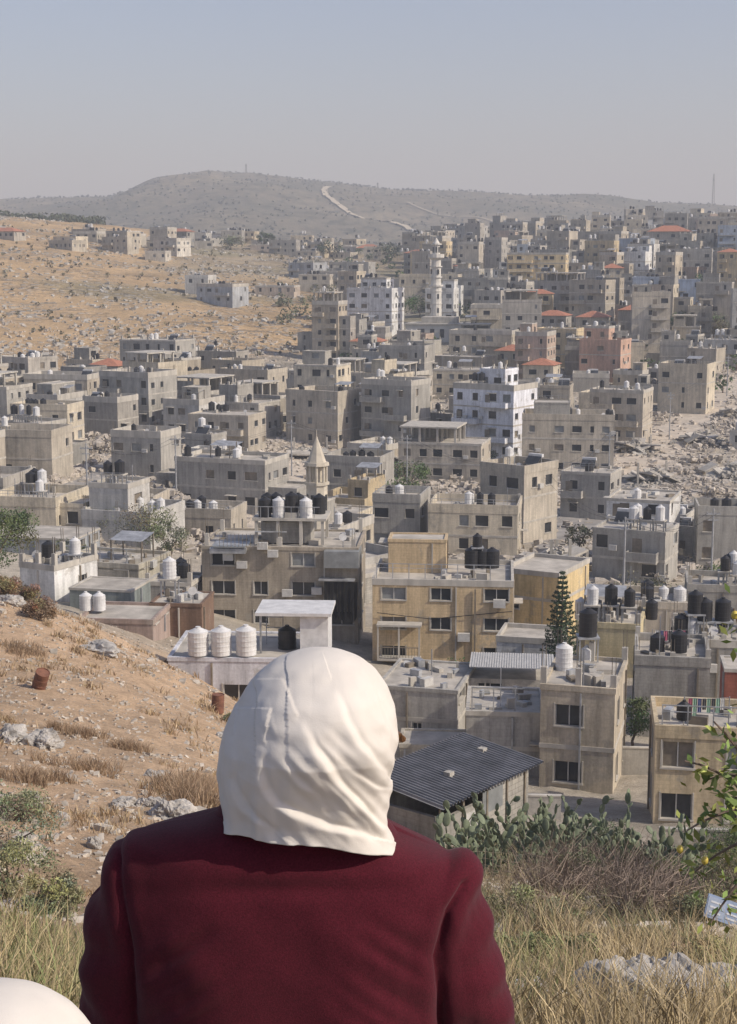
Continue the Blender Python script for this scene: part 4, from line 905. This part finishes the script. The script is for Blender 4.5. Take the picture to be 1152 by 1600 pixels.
def person(name,off,jcol,hires=True,faceturn=38):
    root=bpy.data.objects.new(name,None); sc.collection.objects.link(root)
    cxh=pxx(484); yc=1.95
    NR,NS=(220,330) if hires else (80,120); t0=np.array([q[0] for q in OUT])
    tt=np.linspace(0,1,NR)**1.4; rows_=1015+tt*(1312-1015)
    xl=np.interp(rows_,t0,[q[1] for q in OUT]); xr=np.interp(rows_,t0,[q[2] for q in OUT])
    kk=9 if hires else 5; k=np.ones(kk)/kk; h_=kk//2
    for arr in (xl,xr): arr[h_:-h_]=np.convolve(arr,k,'valid')
    FC=[(curve(a),A,wd,sd,sf) for a,A,wd,sd,sf in FOLDS]
    verts=[];faces=[]
    facea=math.pi/2-rad(faceturn)
    for i in range(NR):
        hw=(xr[i]-xl[i])/2; cc=(xr[i]+xl[i])/2; v=(rows_[i]-1015)/297
        dep=hw*(1.10 if v<.5 else 1.10-.30*(v-.5)*2)
        for j in range(NS):
            a=2*math.pi*j/NS; ca_,sa_=math.cos(a),math.sin(a); e=.93
            X=cc+hw*math.copysign(abs(ca_)**e,ca_); Yd=dep*math.copysign(abs(sa_)**e,sa_)
            y0=yc+Yd*.000842-.006*v; yb=min(y0,yc)
            Xa=576+(X-576)*1.95/yb
            hemrow=1303+35*max(0,min(1.05,(Xa-345)/262))**1.15+2*math.sin(Xa/21.)
            Zh=1015+((.260+(hemrow-1015)*.000449)*yb/1.95-.260)/.000449
            Z=rows_[i]+(Zh-1312)*v**2.2
            Za=1015+((.260+(Z-1015)*.000449)*1.95/yb-.260)/.000449
            d=0
            if sa_<.35:
                wob=4*noise.noise((Xa/30,Za/30,5))
                for ln,A,wd,sd,sf in FC:
                    x0,z0=ln[0]; x1,z1=ln[-1]
                    if Za<min(z0,z1)-60 or Xa<min(x0,x1)-70: continue
                    s=segd(Xa,Za,ln)*sd+wob
                    st_=math.hypot(Xa-x0,Za-z0); en_=math.hypot(Xa-x1,Za-z1); env=min(1,max(0,st_)/60)*min(1,.25+en_/50)
                    wl=wd*(.5+.8*min(1,en_/90))
                    if s>-6*sf: d+=A*env*(1/(1+math.exp(-s/sf)))*math.exp(-max(s,0)/wl)
                    if -6*sf<s<2*sf: d-=A*.22*env*math.exp(-((s+sf*1.6)/(sf*1.8))**2)
                p_=Xa*.72-Za*.69; q_=Xa*.69+Za*.72
                d+=.0034*noise.noise((p_/15,q_/100,2))*sst(1080,1200,Za)*sst(370,440,Xa)
                d+=.0060*noise.noise((Xa/17,Za/150,4))*sst(1110,1240,Za)*sst(480,390,Xa)
            d*=min(1,(.35-sa_)*3) if sa_<.35 else 0
            d+=.005*noise.noise((X/60,Yd/60,Z/80))
            d+=.0015*noise.noise((X/22,Yd/22,Z/26))
            if v>.9: d+=.006*((v-.9)/.1)**1.5
            x=pxx(X)+ca_*d; y=y0+sa_*d; verts.append((x,y,rowz(Z)))
    for i in range(NR-1):
        for j in range(NS):
            a=2*math.pi*j/NS; v=(rows_[i]-1015)/297
            da=abs((a-facea+math.pi)%(2*math.pi)-math.pi)
            if .2<v<.74 and (da/.62)**2+((v-.47)/.27)**2<1: continue
            q=(j+1)%NS; faces.append((i*NS+q,i*NS+j,(i+1)*NS+j,(i+1)*NS+q))
    faces.append(tuple(range(NS)))
    me=bpy.data.meshes.new('hijab'); me.from_pydata(verts,[],faces); me.polygons.foreach_set('use_smooth',[True]*len(faces)); me.materials.append(hij)
    o=bpy.data.objects.new('hijab',me); sc.collection.objects.link(o); o.parent=root
    md=o.modifiers.new('s','SOLIDIFY'); md.thickness=.003; md.offset=-1
    skin=simple('skin',(.50,.32,.23),.55,.06,6); fwd=Vector((math.cos(facea),math.sin(facea),0)); sd=Vector((fwd.y,-fwd.x,0)); hc=Vector((cxh,yc,rowz(1160)))
    mb=MB(); rings=[]
    for i in range(25):
        th=math.pi*i/24; zz=-math.cos(th); ring=[]
        for j in range(36):
            a=2*math.pi*j/36; f=math.cos(a)*math.sin(th); s=math.sin(a)*math.sin(th); wdt=.072*(1-.22*max(0,-zz)); fr=.088
            if f>0: fr=.102+ .024*math.exp(-(s/.16)**2-((zz+.12)/.16)**2) + .006*math.exp(-(s/.35)**2-((zz+.48)/.09)**2)+.007*math.exp(-(s/.4)**2-((zz+.82)/.15)**2)-.010*(math.exp(-((abs(s)-.38)/.16)**2-((zz-.08)/.11)**2))
            p=hc+fwd*(f*fr)+sd*(s*wdt)+Vector((0,0,zz*.112)); ring.append(tuple(p))
        rings.append(ring)
    mb.loft(rings,0)
    mb.tube([tuple(hc+Vector((0,-.01,-.07))),tuple(hc+Vector((-.02,-.01,-.22)))],[.05,.06],14,0)
    mb.make('head',[skin],smooth=True,parent=root,fixn=True)
    mb=MB()
    for s in (-1,1):
        e=hc+fwd*.092+sd*(s*.031)+Vector((0,0,.010)); rings=[]
        for i in range(7):
            th=math.pi*i/6; rings.append([tuple(e+fwd*(.006*math.sin(th)*math.cos(q))+sd*(.013*math.sin(th)*math.sin(q))+Vector((0,0,-.006*math.cos(th)))) for q in [2*math.pi*k/10 for k in range(10)]])
        mb.loft(rings,0)
        P=[tuple(e+fwd*.016+sd*(.025*math.cos(q))+Vector((0,0,.019*math.sin(q)-.003))) for q in [2*math.pi*k/16 for k in range(17)]]; mb.tube(P,[.002]*17,5,1)
        mb.tube([tuple(e+fwd*.014+sd*(s*.026)),tuple(hc+fwd*.03+sd*(s*.082)+Vector((0,0,.012)))],[.0028,.0035],5,1)
    mb.tube([tuple(hc+fwd*.110+sd*-.008+Vector((0,0,.01))),tuple(hc+fwd*.110+sd*.008+Vector((0,0,.01)))],[.002,.002],5,1)
    if hires: mb.tube([(pxx(612),yc+.075,rowz(1165)),(pxx(626),yc+.05,rowz(1168)),(pxx(631),yc+.06,rowz(1176)),(pxx(627),yc+.08,rowz(1186))],[.0035,.005,.005,.003],7,1)
    mb.make('eyes_and_glasses',[simple('eye',(.08,.05,.04),.2,.1,5),simple('spectacle_frame',(.16,.08,.035),.35,.3,40)],parent=root)
    cx=pxx(449); mb=MB(); NSg=40
    def se(z,rx,ry,dx=0,dy=0,e=.82,tilt=-.055):
        out=[]
        for k in range(NSg):
            a=2*math.pi*k/NSg; c_,s_=math.cos(a),math.sin(a); X=rx*math.copysign(abs(c_)**e,c_); Y=ry*math.copysign(abs(s_)**e,s_)
            out.append((cx+dx+X,yc+.01+dy+Y,z+tilt*X))
        return out
    rs=[se(-.700,.055,.055,.02),se(-.728,.086,.070,.018),se(-.745,.115,.078,.015),se(-.762,.165,.086,.005),se(-.780,.212,.096),se(-.81,.230,.104),se(-.85,.232,.114),se(-.92,.224,.124),se(-1.0,.214,.128),se(-1.1,.196,.12),se(-1.18,.19,.115),se(-1.3,.212,.135),se(-1.42,.225,.15)]
    mb.loft(rs,0)
    hands=[]
    for s in (-1,1):
        t=-.05*s*.2
        sh=Vector((cx+s*.186,yc+.012,-.845+t)); P=[sh+Vector((-s*.05,0,.010)),sh+Vector((s*.003,0,.005)),sh+Vector((s*.018,0,-.05)),sh+Vector((s*.030,0,-.12)),sh+Vector((s*.043,.0,-.2)),sh+Vector((s*.055,.01,-.28)),sh+Vector((s*.03,.09,-.36)),sh+Vector((-s*.01,.17,-.41)),sh+Vector((-s*.03,.21,-.43))]
        if s>0: P=[p+Vector((.014*min(1,i/3),0,0)) for i,p in enumerate(P)]
        mb.tube([tuple(p) for p in P],[.056,.070,.069,.066,.062,.056,.050,.043,.042],20,0); hands.append(P[-1])
    o=mb.make('jacket_raw',[jcol]); md=o.modifiers.new('r','REMESH'); md.mode='VOXEL'; md.voxel_size=.0035 if hires else .008; md=o.modifiers.new('s','SMOOTH'); md.factor=.5; md.iterations=16
    dg=bpy.context.evaluated_depsgraph_get(); me=bpy.data.meshes.new_from_object(o.evaluated_get(dg)); bpy.data.objects.remove(o)
    SEAM={-1:[(pxx(190),rowz(1335)),(pxx(198),rowz(1390)),(pxx(212),rowz(1470)),(pxx(205),rowz(1640))],1:[(pxx(722),rowz(1370)),(pxx(700),rowz(1400)),(pxx(682),rowz(1470)),(pxx(692),rowz(1640))]}
    nr=[v.normal.copy() for v in me.vertices]
    for v,n_ in zip(me.vertices,nr):
        x,y,z=v.co
        if z<-.70:
            d=0; X_=x-cx
            if y<yc+.02:
                for s in (-1,1):
                    q=segd(x,z,SEAM[s]); am=1 if s>0 else .6
                    d-=.0065*am*math.exp(-(q/.0042)**2); d+=.0050*am*math.exp(-((abs(q)-.016)/.013)**2)
                d+=.010*noise.noise((x*7,y*7,z*5+3))+.004*noise.noise((x*16+z*10,y*9,z*11))
                # drag lines from the armholes toward the middle of the back
                for s in (-1,1):
                    q=X_*s; t_=(z+.88)*1.2+q*.9
                    d+=.0045*math.exp(-((q-.13)/.05)**2)*noise.noise((t_*30,s*3.1,1))*sst(-.82,-.90,z)*2
                d-=.006*math.exp(-((z+.80+.035*X_*X_*10)/.012)**2)*math.exp(-(X_/.13)**2)
                d-=.006*math.exp(-(X_/.05)**2)*sst(-.86,-.98,z)
            d+=.010*noise.noise((x*9+z*20,y*12,z*16-x*10))*sst(.20,.25,abs(X_))
            v.co=v.co+n_*d
    me.polygons.foreach_set('use_smooth',[True]*len(me.polygons)); me.materials.clear(); me.materials.append(jcol)
    o=bpy.data.objects.new('jacket',me); sc.collection.objects.link(o); o.parent=root
    mb=MB(); rs=[]
    for z,r1,r2 in ((-.752,.122,.088),(-.730,.106,.080),(-.712,.096,.074),(-.711,.090,.068),(-.745,.085,.064)):
        rs.append([(cx+.024+r1*math.cos(q),yc+.010+r2*math.sin(q),z-.03*math.cos(q)*.5+.004*math.cos(2*q)) for q in [2*math.pi*k/48 for k in range(48)]])
    mb.loft(rs,0,False); mb.make('collar',[jcol],smooth=True,parent=root,fixn=True)
    mb=MB(); dark=simple('skirt_cloth',(.03,.03,.035),.85,.2,5)
    rs=[]
    for z,r in ((-1.38,.19),(-1.5,.215),(-1.7,.235),(-1.9,.26),(-2.05,.28)):
        rs.append([(cx+(r+.012*math.sin(q*9)*(-z-1.3))*math.cos(q),yc+.01+(r*.72+.012*math.sin(q*9)*(-z-1.3))*math.sin(q),z) for q in [2*math.pi*k/72 for k in range(72)]])
    mb.loft(rs,0)
    for s in (-1,1): mb.tube([(cx+s*.09,yc-.08,-2.09),(cx+s*.09,yc+.02,-2.075),(cx+s*.10,yc+.15,-2.10)],[.035,.045,.03],10,1)
    mb.make('skirt_and_shoes',[dark,simple('shoe',(.02,.02,.02),.4,.1,3)],smooth=True,parent=root)
    for s,wp in zip((-1,1),hands):
        vs=[];es=[];rs=[]
        def addv(p,r,par=None):
            vs.append(tuple(p)); rs.append(r)
            if par is not None: es.append((par,len(vs)-1))
            return len(vs)-1
        f=Vector((-s*.35,.85,-.25)).normalized(); l=Vector((-s*.9,-.35,0)).normalized(); up=Vector((0,0,1))
        w0=addv(wp-f*.02,.024); w1=addv(wp+f*.035,.024,w0); pm=addv(wp+f*.065,.024,w1)
        for k,(o_,ln) in enumerate(((-.03,.062),(-.010,.075),(.010,.07),(.03,.055))):
            a=addv(wp+f*.10+l*o_,.0105,pm); b_=addv(wp+f*(.10+ln*.5)+l*o_*1.05-up*.012,.009,a); c_=addv(wp+f*(.10+ln*.85)+l*o_*1.05-up*.036,.0078,b_)
        a=addv(wp+f*.05-l*.035*1,.012,w1); b_=addv(wp+f*.085-l*.055-up*.01,.010,a); c_=addv(wp+f*.115-l*.055-up*.022,.0085,b_)
        me=bpy.data.meshes.new('hand'); me.from_pydata(vs,es,[]); me.materials.append(skin); o=bpy.data.objects.new('hand',me); sc.collection.objects.link(o)
        o.modifiers.new('sk','SKIN'); 
        for i,r in enumerate(rs): me.skin_vertices[0].data[i].radius=(r,r)
        me.skin_vertices[0].data[0].use_root=True
        md=o.modifiers.new('ss','SUBSURF'); md.levels=2; md.render_levels=2; o.parent=root
    root.location=off
    return root
def cloth(name,col):
    m,nt,p=newmat(name); v=coords(nt); f=mth(nt,'MULTIPLY',ramp(nt,nz(nt,v,420,2),.3,.7,.72,1.28),ramp(nt,nz(nt,v,9,4),.3,.7,.88,1.12)); c=nt.nodes.new('ShaderNodeVectorMath'); c.operation='SCALE'; c.inputs[0].default_value=col; nt.links.new(f,c.inputs['Scale']); nt.links.new(c.outputs[0],p.inputs['Base Color'])
    p.inputs['Roughness'].default_value=.9; p.inputs['Specular IOR Level'].default_value=.15; p.inputs['Sheen Weight'].default_value=.10; p.inputs['Sheen Roughness'].default_value=.5
    bump(nt,p,nz(nt,v,600,2),.5,.001); return m
person('woman_in_hijab',(0,0,0),cloth('maroon_wool',(.066,.0065,.0135)))
person('woman_in_hijab',(-.27,-.70,-.125),cloth('white_cotton',(.6,.6,.6)),False)
